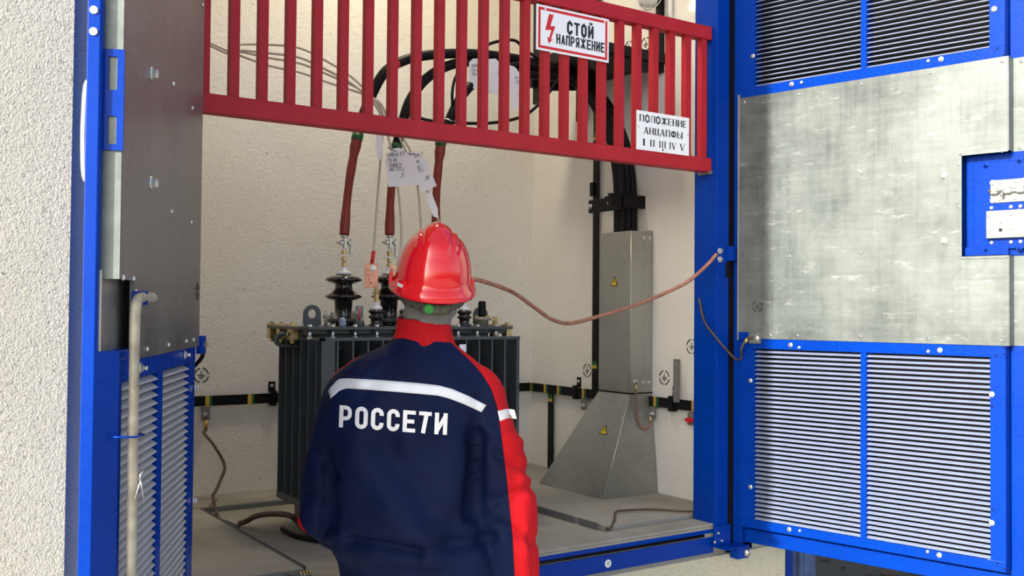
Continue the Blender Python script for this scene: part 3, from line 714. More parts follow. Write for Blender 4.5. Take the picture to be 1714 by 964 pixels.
def danger(o_, ex_, ey_, s, par):
    n_ = Vector(ex_).cross(Vector(ey_))
    a = empty('danger_sticker', parent=par)
    obj('sticker_edge', MB().prism([(-s*.58, -s*.5), (s*.58, -s*.5), (0, s*.5)], o_, ex_, ey_, n_*.0008), 'ink', a)
    obj('sticker_face', MB().prism([(-s*.43, -s*.42), (s*.43, -s*.42), (0, s*.33)], Vector(o_)+n_*.0008, ex_, ey_, n_*.0004), 'yellow', a)
    z = [(.06, .20), (-.14, -.08), (-.01, -.06), (-.06, -.36), (.13, -.02), (.0, -.03)]
    obj('sticker_bolt', MB().prism([(u*s, v*s) for u, v in z], Vector(o_)+n_*.0012, ex_, ey_, n_*.0004), 'ink', a)
danger(onX(1028, 470, X0-.0002), (0, -1, 0), (0, 0, 1), .042, du)
# on the sloping face of the hood
A_, B_, C_ = Vector(vs[0]), Vector(vs[3]), Vector(vs[4])
nh = (A_-B_).cross(C_-B_).normalized()
if nh.x > 0: nh = -nh
exh = Vector((0, -1, 0)); exh = (exh-nh*exh.dot(nh)).normalized(); eyh = nh.cross(exh).normalized()
ph = onP(1012, 719, nh, nh.dot(A_))
danger(ph+nh*.0005, exh, eyh, .042, du)
for px, py in ((1041, 700), (1027, 765)): bolt(onP(px, py, nh, nh.dot(A_)), nh, .003, .003, 'rivet', 'zinc', du, 'rivet')
# earthing jumper from the duct to the bus
jp = TH('duct_jumper', 'short copper earthing jumper hanging from duct bolt to the bus tab beside it', 'cable')
ps = Vector((2.652, Y0-.010, 1.264))
bolt((2.652, Y0-.001, 1.268), (0, -1, 0), .0065, .016, 'stud', 'zinc', du)
w1 = spl([ps, (2.648, Y0-.014, 1.235), (2.650, Y0-.016, 1.15), (2.665, Y0-.02, 1.09), (2.69, Y0-.03, 1.078), tA+Vector((-.004, 0, -.03)), tA], 6)
obj('wire', MB().tube(w1, .0035, 8), 'copper_dark', jp)
for p in (Vector((2.649, Y0-.013, 1.243)), tA+Vector((-.002, 0, -.018))): obj('ferrule', MB().tube([p+Vector((0, 0, .010)), p-Vector((0, 0, .010))], .0052, 8), 'brass', jp)

# ================================================================== CABLE SHELF + CLAMP + CABLES
cs = TH('cable_shelf', 'black steel cable shelf with posts on the right wall behind the barrier', 'cable shelf')
box('post', (XR-.02, .475, 2.52), (XR-.001, .505, 2.95), 'blackp', cs); box('post', (XR-.03, .98, 2.40), (XR-.001, 1.02, 2.95), 'blackp', cs)
box('post', (2.40, .87, 2.42), (2.44, .91, 2.95), 'blackp', cs)
for y_ in (.49, .90):
    obj('arm', MB().prism([(2.38, 2.555), (XR-.001, 2.555), (XR-.001, 2.525), (2.46, 2.485), (2.38, 2.49)], (0, y_-.012, 0), (1, 0, 0), (0, 0, 1), (0, .024, 0)), 'blackp', cs)
box('tray', (2.38, .47, 2.555), (XR-.001, 1.03, 2.562), 'blackp', cs); box('tray_lip', (2.376, .47, 2.555), (2.382, 1.03, 2.60), 'blackp', cs)
box('tray_lip', (2.38, .466, 2.555), (XR-.001, .470, 2.595), 'blackp', cs)
for k in range(6):
    dx = (k % 3-1)*.030; dy = (k//3-.5)*.032
    p_ = [(2.36+dx*.3, .92+dy, 2.575+.012*(k//3)), (2.50+dx, .82+dy, 2.56), (2.60+dx, .74+dy, 2.45), (2.655+dx, .67+dy, 2.28), (2.682+dx, .645+dy, 2.10), (2.685+dx, .640+dy, ZT-.03)]
    tag(obj('power_cable', MB().tube(spl(p_, 7), .0150, 12), 'black'), 'thick black power cable dropping from the shelf into the galvanised duct', 'cable', 'black cables entering the duct')
cl = TH('cable_clamp', 'black clamp block with two bolts holding the cables above the duct', 'cable clamp')
obj('clamp_bar', MB().box((2.60, .600, 1.975), (XR-.022, .602+.0, 2.03)).box((2.56, .585, 1.975), (XR, .605, 2.028)), 'blackp', cl, bevel=.003)
box('clamp_bar', (2.622, .684, 1.975), (XR, .704, 2.028), 'blackp', cl, .003)
box('clamp_block', (2.615, .585, 1.965), (2.628, .80, 2.02), 'blackp', cl, .003)
for p in ((2.615, .655, 1.995), (2.615, .785, 1.992)): bolt(p, (-1, 0, 0), .008, .012, 'hex', 'zinc', cl)

def cable(name, label, pts, r, mat, group=None, k=7, n=10, cat='cable'):
    P_ = spl([at(*p) if len(p) == 3 else Vector(p[0]) for p in pts], k)
    return tag(obj(name, MB().tube(P_, r, n), mat), label, cat, group)

# ---- HV bushing feeders: black cable plus red sleeve
TX = TH('transformer', 'dark grey oil transformer with black porcelain bushings and finned tank behind the worker', 'transformer')
px0, px1, py0, py1, pz = 1.212, 2.052, .50, .83, 1.492
HVY = .69; HVX = []
def Xat(px, Y): return onY(px, 500, Y).x
for px in (575, 651, 729): HVX.append(Xat(px, HVY))
def zat(py, X, Y):
    """height whose picture row is py at ground point X,Y"""
    lo, hi = 0, 4
    for _ in range(30):
        md = (lo+hi)/2; v = Vector((X, Y, md))-CAM; r_ = 482-F*v.dot(UP)/v.dot(fw)
        if r_ > py: lo = md
        else: hi = md
    return lo
black_paths = [
 [(598, 230, 3.52), (604, 205, 3.53), (614, 178, 3.54), (640, 126, 3.56), (672, 103, 3.60), (720, 92, 3.66), (790, 90, 3.78), (860, 98, 3.9), (930, 112, 4.02)],
 [(664, 245, 3.58), (674, 205, 3.58), (688, 165, 3.60), (718, 128, 3.66), (765, 106, 3.74), (830, 104, 3.86), (890, 116, 3.97), (940, 124, 4.05)],
 [(738, 240, 3.66), (752, 202, 3.66), (775, 158, 3.69), (805, 132, 3.75), (850, 122, 3.84), (900, 126, 3.95), (945, 130, 4.06)]]
ordw = ('left', 'middle', 'right')
for k in range(3):
    X = HVX[k]; pc = at(*black_paths[k][0])
    pts = [at(*p) for p in black_paths[k]]+[Vector((2.42, .84+.05*k, 2.585)), Vector((2.62, .84+.05*k, 2.585))]
    cb = TH('feeder_cable', ('high voltage cable to the leftmost bushing, red strip on its black bend', 'high voltage cable to the middle bushing, behind the hanging paper tags', 'high voltage cable to the right bushing, its red sleeve ending behind the helmet')[k], 'cable', group='high voltage feeder cables')
    obj('black_sheath', MB().tube(spl(pts, 7), .0185, 14), 'black', cb)
    zb = zat(393, X, HVY)
    bot = Vector((X, HVY, zb)); d = pc-bot
    mid = [bot+d*t+Vector((-.008*sin(t*pi), 0, 0)) for t in (0, .12, .3, .5, .68, .8, .9, 1)]
    rr = [.0175, .0180, .0145, .0145, .0165, .0150, .020, .0185]
    S_ = spl(mid, 5); n_ = len(S_); rads = []
    for i in range(n_):
        u = i/(n_-1)*(len(rr)-1); a = int(min(u, len(rr)-2)); rads.append(rr[a]+(rr[a+1]-rr[a])*(u-a))
    obj('red_sleeve', MB().tube(S_, rads, 14), 'sleeve', cb)
    dd = (at(*black_paths[k][1])-pc).normalized()
    obj('tape_band', MB().tube([pc-dd*.012, pc+dd*.012], .0205, 12), 'band_g', cb)
    if k != 1: obj('tie_wire', MB().tube([at(*black_paths[k][1])-dd*.0025, at(*black_paths[k][1])+dd*.0025], .0200, 12), 'zinc', cb)
    if k == 0:
        a_, b_ = at(655, 111, 3.57), at(664, 106, 3.585)
        obj('red_tape', MB().tube([a_, b_], .0200, 12), 'redprint', cb)
    # cable lug: crimp, bolt, L link down to the stud
    zl_ = zb-.002
    obj('cable_lug', MB().lathe([(.013, -.008), (.013, .002)], (X, HVY, zl_), 12).box((X-.003, HVY-.010, zl_-.045), (X+.003, HVY+.010, zl_-.006)), 'zinc', cb)
    bl = Vector((X-.028, HVY, zl_-.026)); obj('lug_bolt', MB().tube([bl, bl+Vector((.058, 0, 0))], .0042, 8).lathe([(.0095, -.004), (.0095, .004)], bl+Vector((.017, 0, 0)), 6, (1, 0, 0), False).lathe([(.0095, -.004), (.0095, .004)], bl+Vector((.048, 0, 0)), 6, (1, 0, 0), False), 'zinc', cb)
    zs = zat(428+4*k, X, HVY)
    obj('link_strip', MB().box((X+.022, HVY-.010, zs), (X+.025, HVY+.010, zl_-.012)).box((X-.020, HVY-.010, zs), (X+.025, HVY+.010, zs+.003)), 'zinc', cb)

# ================================================================== TRANSFORMER
# cover plate
cov = MB(); cut = .03
cov.prism([(px0, py0+cut), (px0+cut, py0), (px1-cut, py0), (px1, py0+cut), (px1, py1-cut), (px1-cut, py1), (px0+cut, py1), (px0, py1-cut)], (0, 0, pz-.010), (1, 0, 0), (0, 1, 0), (0, 0, .010))
obj('cover_plate', cov, 'trafo', TX, bevel=.001)
obj('tank_flange', MB().box((px0+.035, py0+.03, pz-.024), (px1-.035, py1-.03, pz-.0105)), 'trafo', TX)
tx0, tx1, ty0, ty1, tz0 = 1.30, 1.965, .56, .80, .90
obj('tank', MB().box((tx0, ty0, tz0), (tx1, ty1, pz-.024)), 'trafo', TX, bevel=.004)
ft = 1.452
obj('fin_top_rail', MB().box((1.254, .425, ft-.004), (2.012, .445, ft+.006)).box((1.254, .425, ft-.004), (1.266, .80, ft+.006)), 'trafo', TX, bevel=.001)
fm = MB().box((-.003, .428, tz0+.02), (.003, .56, ft)).mesh('fin')
xf = 1.257+.0532
while xf < 2.012:
    obj('cooling_fin', fm, 'trafo', TX, (xf, 0, 0)); xf += .0532
obj('cooling_fin', fm, 'trafo', TX, (2.0085, 0, 0))
fm2 = MB().box((1.256, -.003, tz0+.02), (1.30, .003, ft)).mesh('fin')
for y_ in (.430, .475, .54, .605, .67, .735, .797): obj('cooling_fin', fm2, 'trafo', TX, (0, y_, 0))
fm3 = MB().box((1.965, -.003, tz0+.02), (2.010, .003, ft)).mesh('fin')
for y_ in (.49, .60, .71, .82): obj('cooling_fin', fm3, 'trafo', TX, (0, y_, 0))
box('fin_foot', (1.254, .425, tz0), (2.012, .80, tz0+.022), 'trafo', TX, .001)
for x_ in (1.36, 1.86):
    box('skid', (x_, .40, FL-.022), (x_+.06, .90, tz0), 'trafo', TX, .002)
def xb(px, Y): return onY(px, 548, Y).x
# flange bolts on the front edge (threaded end and nut under the plate)
fxs = [xb(p, py0+.012) for p in (519, 554.5, 592, 627, 659)]
step = .0795; xx = fxs[0]; frs = []
while xx < px1-.04: frs.append(xx); xx += step
for x_ in frs:
    bb = MB().lathe([(.0085, pz), (.0085, pz+.007)], (x_, py0+.014, 0), 6, None, False).lathe([(.0065, pz-.042), (.0065, pz-.010)], (x_, py0+.014, 0), 10).lathe([(.0095, pz-.040), (.0095, pz-.033)], (x_, py0+.014, 0), 6, None, False)
    obj('flange_bolt', bb, 'zinc', TX)
    obj('flange_bolt', bb.mesh('bolt'), 'zinc', TX, (0.0, py1-py0-.03, 0)) if x_ < 1.9 else None
for (x_, y_) in ((px0+.014, py0+.10), (px0+.014, py0+.20), (px0+.014, py0+.29), (px1-.014, py0+.05), (px1-.018, py0+.13), (px1-.014, py0+.24)):
    obj('edge_clamp', MB().box((x_-.012, y_-.015, pz-.045), (x_+.012, y_+.015, pz-.010)).box((x_-.014, y_-.018, pz), (x_+.014, y_+.018, pz+.006)).lathe([(.008, pz+.006), (.008, pz+.014)], (x_, y_, 0), 6, None, False).lathe([(.008, pz-.056), (.008, pz-.045)], (x_, y_, 0), 6, None, False), 'brass', TX)
def ubar(name, pts, r=.006): obj(name, MB().tube(spl(pts, 6), r, 8), 'blackp' if 0 else 'trafo', TX)
# bent handles at both ends
ya = py0+.12
ubar('end_handle', [(1.30, ya, pz-.066), (1.23, ya, pz-.066), (1.185, ya, pz-.060), (1.175, ya, pz-.042), (1.188, ya, pz-.026), (1.21, ya, pz-.026)])
ubar('end_handle', [(1.30, ya+.03, pz-.070), (1.24, ya+.03, pz-.070), (1.20, ya+.03, pz-.060), (1.195, ya+.03, pz-.040), (1.21, ya+.03, pz-.028)])
ubar('end_handle', [(1.965, ya, pz-.066), (2.04, ya, pz-.066), (2.085, ya, pz-.058), (2.095, ya, pz-.042), (2.082, ya, pz-.026), (2.055, ya, pz-.024)])
ubar('hook_rod', [(1.33, py0-.0+.02, pz-.03), (1.335, py0+.012, pz-.06), (1.36, py0+.01, pz-.072), (1.40, py0+.012, pz-.05), (1.44, py0+.02, pz-.03)])
ubar('hook_rod', [(1.36, py0+.03, pz-.07), (1.40, py0+.025, pz-.066), (1.43, py0+.02, pz-.07)])
# lifting eyes
def eye(x_, y_, w=.034, h=.062):
    b = MB(); n = 16; out = [(-w-.006, 0), (w+.006, 0), (w, .012)] + [(w*cos(a), h-w*.9+w*sin(a)) for a in [pi*i/12 for i in range(13)]] + [(-w, .012)]
    # ring built from quads around the hole
    hc = (0, h-w*.9); hr = w*.52; k = 24; ring = []
    for i in range(k):
        a = -pi/2+2*pi*i/k; d_ = (cos(a), sin(a)); t = .001; best = None
        for j in range(len(out)):
            (ax_, ay_), (bx_, by_) = out[j], out[(j+1) % len(out)]
            ex_, ey_ = bx_-ax_, by_-ay_; det = d_[0]*(-ey_)+ex_*d_[1]
            if abs(det) < 1e-9: continue
            tt = ((ax_-hc[0])*(-ey_)+ex_*(ay_-hc[1]))/det; uu = (d_[0]*(ay_-hc[1])-d_[1]*(ax_-hc[0]))/det
            if tt > 0 and -1e-6 <= uu <= 1+1e-6: best = tt if best is None else min(best, tt)
        ring.append(((hc[0]+hr*d_[0], hc[1]+hr*d_[1]), (hc[0]+best*d_[0], hc[1]+best*d_[1])))
    for i in range(k):
        a, c_ = ring[i], ring[(i+1) % k]; b.prism([a[0], a[1], c_[1], c_[0]], (x_, y_, pz), (1, 0, 0), (0, 0, 1), (0, .010, 0))
    obj('lifting_eye', b, 'trafo', TX)
eye(xb(523, .60), .60, .030, .068); eye(xb(805, .70), .70, .030, .068)
# HV bushings
def bushing(X, Y, z0_, kind):
    s_ = .95
    if kind == 'hv':
        zs = [zat(v, X, Y) for v in (550, 497, 487, 470, 458, 448, 432, 418)]
        pr = [(.040, z0_), (.042, z0_+.012), (.030, z0_+.014), (.030, z0_+.05), (.032, zs[1]-.012), (.052, zs[1]-.008), (.0640, zs[1]-.001), (.0640, zs[1]+.003), (.052, zs[1]+.010), (.033, zs[2]+.006), (.030, zs[2]+.014), (.030, zs[3]-.010), (.052, zs[3]-.005), (.0640, zs[3]+.001), (.0640, zs[3]+.006), (.050, zs[3]+.015), (.030, zs[4]-.006), (.026, zs[4]-.002)]
        q = empty('bushing', parent=TX)
        obj('porcelain', MB().lathe(pr, (X, Y, 0), 28), 'porc', q)
        zw = zs[4]-.003
        obj('white_cap', MB().lathe([(.026, zw), (.027, zw+.006), (.024, zw+.010), (.013, zw+.014), (.012, zw+.026)], (X, Y, 0), 18), 'white', q)
        obj('stud', MB().lathe([(.0065, zw+.02), (.0065, zw+.098), (.004, zw+.101)], (X, Y, 0), 12), 'zinc', q)
        for h0, h1 in ((.028, .040), (.048, .060), (.067, .082)):
            obj('brass_nut', MB().lathe([(.0115, zw+h0), (.0115, zw+h1)], (X, Y, 0), 6, None, False), 'brass', q)
        obj('flange', MB().lathe([(.056, z0_+.012), (.056, z0_+.024), (.03, z0_+.026)], (X, Y, 0), 20), 'trafo', q)
        for a in (.5, 2.1, 3.7, 5.2):
            bp = (X+.050*cos(a), Y+.050*sin(a), 0); obj('clamp_bolt', MB().lathe([(.005, z0_), (.005, z0_+.045)], bp, 8).lathe([(.009, z0_+.024), (.009, z0_+.034)], bp, 6, None, False), 'pipe', q)
    else:
        q = empty('bushing', parent=TX)
        h = z0_
        obj('porcelain', MB().lathe([(.026, h), (.026, h+.006), (.018, h+.008), (.019, h+.026), (.027, h+.030), (.027, h+.033), (.019, h+.038), (.021, h+.044), (.0275, h+.049), (.0275, h+.052), (.016, h+.060)], (X, Y, 0), 20), 'porc', q)
        obj('white_cap', MB().lathe([(.020, h+.057), (.021, h+.064), (.019, h+.067), (.010, h+.070), (.010, h+.083)], (X, Y, 0), 16), 'white', q)
        obj('stud', MB().lathe([(.006, h+.08), (.006, h+.135)], (X, Y, 0), 10), 'brass', q)
        for h0, h1 in ((.084, .096), (.098, .110), (.118, .128)): obj('brass_nut', MB().lathe([(.0100, h+h0), (.0100, h+h1)], (X, Y, 0), 6, None, False), 'brass', q)
        obj('washer', MB().lathe([(.014, h+.112), (.014, h+.116)], (X, Y, 0), 16), 'brass', q)
for X in HVX: bushing(X, HVY, pz, 'hv')
LVY = .58; lvx = [Xat(p, LVY) for p in (630, 668)]; dlt = lvx[1]-lvx[0]
for k in range(4): bushing(lvx[0]+dlt*k*1.35, LVY, pz, 'lv')
# small fittings: white cap, oil gauge, studs, tap changer
xg = Xat(574, .54); obj('filler_cap', MB().lathe([(.012, pz), (.012, pz+.012)], (xg, .54, 0), 14).ball((xg, .54, pz+.017), (.012, .012, .014)), 'slat', TX)
xg = Xat(602, .57)
gg = empty('oil_gauge', parent=TX)
obj('gauge_base', MB().lathe([(.017, pz), (.018, pz+.004), (.015, pz+.018)], (xg, .57, 0), 14), 'trafo', gg)
obj('gauge_glass', MB().lathe([(.013, pz+.018), (.013, pz+.066), (.011, pz+.069)], (xg, .57, 0), 16), 'glass', gg)
obj('gauge_float', MB().lathe([(.004, pz+.018), (.004, pz+.060)], (xg, .57, 0), 8), 'redprint', gg)
for px, yy in ((546, .60), (596, .74), (590, .76)):
    x_ = Xat(px, yy); obj('cover_stud', MB().lathe([(.006, pz), (.006, pz+.052)], (x_, yy, 0), 8).lathe([(.012, pz+.026), (.012, pz+.036)], (x_, yy, 0), 6, None, False), 'pipe', TX)
tc = empty('tap_changer', parent=TX); xt = Xat(807, .60)
obj('drum', MB().lathe([(.024, pz), (.024, pz+.020), (.034, pz+.022), (.034, pz+.030), (.020, pz+.034)], (xt, .60, 0), 20), 'pipe', tc)
obj('handle_cap', MB().lathe([(.0145, pz+.034), (.0155, pz+.040), (.0140, pz+.088), (.010, pz+.092)], (xt, .60, 0), 18), 'black', tc)
for a in (0, 1.6, 3.1, 4.7): bolt((xt+.028*cos(a), .60+.028*sin(a), pz+.030), (0, 0, 1), .006, .008, 'hex', 'brass', tc)
obj('side_clamp', MB().box((xt+.03, .592, pz+.020), (xt+.060, .608, pz+.028)).box((xt+.050, .590, pz+.008), (xt+.064, .606, pz+.034)), 'brass', tc)
obj('rating_tag', MB().box((Xat(770, .424), .4245, 1.405), (Xat(781, .424), .4255, 1.432)), 'paper', TX)
# copper bars with red-sleeved leads
pvcg = 'beige leads over the transformer'
def plate(px, py, dep, lab, hh=.082):
    t = TH('copper_terminal', lab, 'terminal plate'); c_ = at(px, py, dep)
    q = MB(); w = .0225; d = .004
    xdir = RT.copy(); xdir.z = 0; xdir.normalize(); yd = Vector((-xdir.y, xdir.x, 0))
    q.prism([(-w, -hh/2), (w, -hh/2), (w, hh/2), (-w, hh/2)], c_, xdir, (0, 0, 1), yd*.006)
    obj('copper_plate', q, 'copper', t, bevel=.001)
    bolt(c_+Vector((0, 0, hh*.30))+xdir*.006, -yd, .0085, .010, 'hex', 'zinc', t); bolt(c_+Vector((0, 0, -hh*.30)), -yd, .003, .002, 'rivet', 'ink', t, 'hole')
    return c_, xdir
c1_, xd = plate(621.5, 461, 3.34, 'copper terminal plate hanging left of the helmet under a red lead end')
c2_, _ = plate(664, 466, 3.34, 'copper terminal plate half hidden by the helmet edge')
ld = TH('beige_lead', 'beige lead with red end sleeve running down to the left copper plate', 'cable', group=pvcg)
top = [(355, 74, 3.0), (405, 80, 3.1), (450, 85, 3.15), (500, 92, 3.2), (545, 112, 3.25), (590, 137, 3.3), (625, 168, 3.33), (640, 200, 3.35)]
def ofs(pts, dx, dy, dd=0): return [(a+dx*(i/len(pts)), b+dy*sin(pi*min(1, i/len(pts)*1.3)), c_+dd) for i, (a, b, c_) in enumerate(pts)]
leadp = spl([p if isinstance(p, Vector) else at(*p) for p in [Vector((.40, .50, 2.56))]+[(x_, y_+4, d_) for x_, y_, d_ in top]+[(638, 250, 3.36), (632, 330, 3.35), (627, 400, 3.345), (625, 424, 3.34)]], 6)
obj('sheath', MB().tube(leadp, .0042, 8), 'pvc', ld)
obj('red_end', MB().tube([at(625.5, 420, 3.34), at(622.5, 441, 3.34)], .0068, 8), 'redprint', ld)
ends = [[(655, 250, 3.36), (668, 330, 3.37), (672, 400, 3.37), (665, 444, 3.345)],
        [(660, 210, 3.37), (690, 260, 3.38), (700, 320, 3.38), (705, 385, 3.36), (708, 440, 3.36)],
        [(662, 215, 3.4), (678, 250, 3.42), (720, 330, 3.42), (735, 375, 3.42), (738, 440, 3.42)]]
lb = ['beige lead passing behind the large paper tag to the second copper plate', 'upper beige lead sagging between barrier bars then past the narrow tag', 'lowest beige lead curving under the others towards the right bushing']
for k in range(3):
    pp = [Vector((.40, .50+.015*k, 2.57))]+[at(*p) for p in ofs(top, 6*k, (-12, 14, 30)[k], .01*(k+1))+ends[k]]
    tag(obj('beige_lead', MB().tube(spl(pp, 6), .0040, 8), 'pvc'), lb[k], 'cable', pvcg)
# thin black coils
cable('black_lead', 'thin black lead looping low behind the barrier between the phase cables', [(690, 193, 3.58), (720, 202, 3.6), (770, 206, 3.66), (830, 205, 3.74), (880, 192, 3.82), (915, 160, 3.9), (938, 128, 4.0), (955, 118, 4.1)], .0062, 'black')
cable('black_lead', 'thin black lead hanging short and straight beside the middle phase cable', [(775, 112, 3.72), (762, 130, 3.68), (757, 155, 3.66), (757, 178, 3.66), (752, 196, 3.655)], .0055, 'black')
cable('black_lead', 'thin black lead arching highest above the paper tags', [(785, 96, 3.76), (810, 78, 3.8), (835, 69, 3.85), (862, 68, 3.88), (880, 84, 3.9), (905, 100, 3.95), (940, 116, 4.05), (975, 120, 4.18)], .0062, 'black')
cable('black_lead', 'pair of black leads swept from the tag knot into the shelf', [(845, 112, 3.86), (880, 108, 3.9), (920, 120, 4.0), (960, 126, 4.12), (1000, 122, 4.22)], .014, 'black')
cable('copper_earth_cable', 'bare copper earthing cable sagging from behind the helmet to the right post', [(726, 550, 3.32), (732, 510, 3.28), (752, 482, 3.2), (778, 468, 3.13), (797, 468, 3.12), (825, 476, 3.15), (860, 490, 3.2), (895, 515, 3.26), (925, 535, 3.3), (955, 541, 3.34), (1000, 530, 3.38), (1060, 512, 3.42), (1110, 492, 3.44), (1150, 472, 3.44), (1180, 447, 3.43), (1200, 425, 3.43)], .0066, 'copper_dark', n=10)

# ---- paper tags with handwriting
def hand(o_, ex_, ey_, rows, s, par):
    rng = random.Random(len(rows)*13+int(s*1e5)); b = MB(); n_ = ex_.cross(ey_)
    for (u, v, st, slope) in rows:
        me = text_mesh(st, s, .0, .8, 'LEFT', .0002)
        e1 = (ex_+ey_*slope).normalized(); e2 = (ey_-ex_*(slope-.15)).normalized()
        place_text('handwriting', me, 'ink', o_+ex_*u+ey_*v+n_*.0014, e1, e2, par)
def paper(name, label, pts, dep, d2=None, rows=(), s=.010):
    """pts: picture outline; the tag is a thin card at its own depth"""
    t = TH(name, label, 'tag', group='handwritten paper tags')
    W_ = [at(x_, y_, dep+(d2 or 0)*(x_-pts[0][0])/100) for x_, y_ in pts]
    n_ = (W_[1]-W_[0]).cross(W_[2]-W_[0]).normalized()
    if n_.dot(fw) > 0: n_ = -n_
    c_ = sum(W_, Vector())/len(W_); W_ = [p-n_*((p-c_).dot(n_)) for p in W_]
    k = len(W_); q = MB(); q.add(W_+[p-n_*.0008 for p in W_], [tuple(range(k)), tuple(reversed(range(k, 2*k)))]+[(i, (i+1) % k, k+(i+1) % k, k+i) for i in range(k)])
    obj('card', q, 'paper', t)
    if rows:
        ex_ = RT-n_*RT.dot(n_); ex_.normalize(); ey_ = n_.cross(ex_); hand(c_, ex_, ey_, rows, s, t)
    return t
t1_ = paper('paper_tag', 'large white handwritten paper tag marked 3, hanging below the barrier', [(650, 313), (644, 270), (656, 249), (668, 247), (692, 262), (705, 309)], 3.30, 0,
      [(-.046, .030, 'ААБлу ЕТ', .08), (-.042, .012, 'Го 95', .05), (-.036, -.003, 'ОАВ-Ч', 0), (-.034, -.017, 'АЕ ТП-1', 0), (.0, -.040, '„3"', .3)], .017)
obj('black_tie', MB().tube([at(649, 246, 3.29), at(657, 251, 3.285), at(664, 254, 3.285)], .0016, 6), 'black', t1_)
t2_ = paper('paper_tag', 'narrow tilted white handwritten tag overlapping the large one, hanging below the barrier', [(707, 322), (690, 270), (686, 258), (694, 252), (713, 266), (731, 311)], 3.315, 0,
      [(-.020, .036, 'Бол 9', .35), (-.014, .016, '95', .3), (-.010, .000, 'ш 1', .3), (-.006, -.014, 'П-1', .3), (.014, -.040, '„36"', .5)], .015)
obj('black_tie', MB().tube([at(683, 256, 3.29), at(688, 259, 3.29), at(694, 257, 3.29)], .0016, 6), 'black', t2_)
paper('paper_tag', 'slim white tag seen almost edge-on left of the large tag, below the barrier', [(634, 271), (628, 245), (630, 222), (640, 222), (641, 262)], 3.32)
paper('paper_tag', 'small white tag end poking out above the helmet', [(725, 362), (711, 325), (722, 321), (733, 350), (733, 365)], 3.36)
paper('paper_tag', 'leftmost handwritten white tag above the barrier bottom rail', [(785, 147), (785, 104), (792, 98), (808, 98), (823, 120), (823, 153)], 3.70, 0,
      [(-.030, .022, 'ААБлу-', 0), (-.030, .005, 'Го 95/24', -.03), (-.030, -.010, 'Тп-1', 0), (.008, -.038, '„А"', .3)], .016)
paper('paper_tag', 'middle white tag behind barrier bars, almost square', [(815, 155), (815, 99), (830, 98), (842, 112), (848, 162)], 3.72, 0, [(.006, .020, '-10', .1), (.006, .004, '15', .1)], .016)
paper('paper_tag', 'rightmost tilted white tag with rounded top behind the barrier', [(857, 186), (850, 108), (862, 112), (874, 128), (877, 145), (877, 176)], 3.74, 0, [(-.010, .028, 'ш-10', .2), (-.008, .010, '125', .2), (.002, -.030, '„Ж"', .5)], .016)

# ---- added lamp, unseen above the frame: lifts the chamber daylight leaves too dark
cl_ = TH('added_ceiling_lamp', 'unseen warm ceiling lamp added to brighten the chamber', 'lamp', (1.75, .75, HT))
obj('lamp_base', MB().lathe([(.16, -.03), (.17, -.02), (.17, 0)], n=28), 'white', cl_)
em = NM('added_lamp_glow'); gm = em.set((1, .9, .75), .4, 0, Emission_Color=(1, .80, .55, 1), Emission_Strength=6.)
obj('diffuser', MB().lathe([(.02, -.085), (.10, -.075), (.148, -.05), (.155, -.03)], n=28), gm, cl_)
al = bpy.data.lights.new('added_lamp_light', 'AREA'); al.shape = 'DISK'; al.size = .30; al.energy = 11; al.color = (1, .86, .62)
ao = bpy.data.objects.new('added_lamp_light', al); COL.objects.link(ao); ao.parent = cl_; ao.location = (0, 0, -.10)
# ---- caged lamp on the right wall
la = TH('caged_lamp', 'grey glass lamp in a white wire cage high on the right wall', 'lamp'); pl_ = onX(1105, -10, XR)
pc = Vector((XR-.075, pl_.y-.01, 2.865))
obj('lamp_glass', MB().lathe([(.012, -.085), (.034, -.08), (.040, -.06), (.040, .06)], pc, 18), 'frost', la)
obj('lamp_base', MB().lathe([(.045, .06), (.05, .065), (.05, .11)], pc, 18).box((pc.x, pc.y-.03, pc.z+.07), (XR, pc.y+.03, pc.z+.10)), 'white', la)
for a in range(6):
    d_ = Vector((cos(a*pi/3+.3), sin(a*pi/3+.3), 0))
    obj('cage_wire', MB().tube(spl([pc+d_*.052+Vector((0, 0, .07)), pc+d_*.054, pc+d_*.050+Vector((0, 0, -.06)), pc+d_*.02+Vector((0, 0, -.094)), pc+Vector((0, 0, -.097))], 4), .0022, 6), 'white', la)
obj('cage_ring', MB().tube([pc+Vector((.053*cos(t), .053*sin(t), -.045)) for t in [2*pi*i/24 for i in range(25)]], .0022, 6), 'white', la)
cd2 = onX(1122, 0, XR-.012)
tag(obj('conduit', MB().tube(spl([(XR-.012, cd2.y, 3.2), (XR-.012, cd2.y, 2.85), (XR-.012, cd2.y, 2.76), (XR-.006, cd2.y+.004, 2.735), (XR-.001, cd2.y+.004, 2.73)], 5), .010, 10), 'white'), 'white plastic conduit ending beside the caged lamp', 'pipe')

# ---- floor cables and earth wires
def fz(px, py, r=.006): p = onZ(px, py, FL); p.z = FL-.018+r; return p
w = spl([tE+Vector((0, -.002, 0)), tE+Vector((-.002, -.004, -.05)), onY(342, 725, YB-.05), onY(360, 748, YB-.09), onY(376, 780, YB-.12), onY(368, 806, YB-.15), onY(361, 822, YB-.18), (1.135, YB-.27, .86), fz(366, 862), fz(380, 868), fz(400, 876)], 6)
eg = TH('earth_wire', 'brown copper earth wire dropping from the left bus tab to the floor', 'cable')
obj('wire', MB().tube(w, .006, 8), 'brown', eg); obj('ferrule', MB().tube([tE+Vector((-.001, -.003, -.045)), tE+Vector((0, -.002, -.015))], .0078, 8), 'band_y', eg)
fp = [onZ(x_, y_, FL+h_) for x_, y_, h_ in ((398, 877, -.010), (413, 872, .0), (428, 864, .03), (455, 860, .05), (485, 863, .05), (500, 875, .02), (516, 890, -.008), (535, 900, -.012), (570, 905, -.012))]
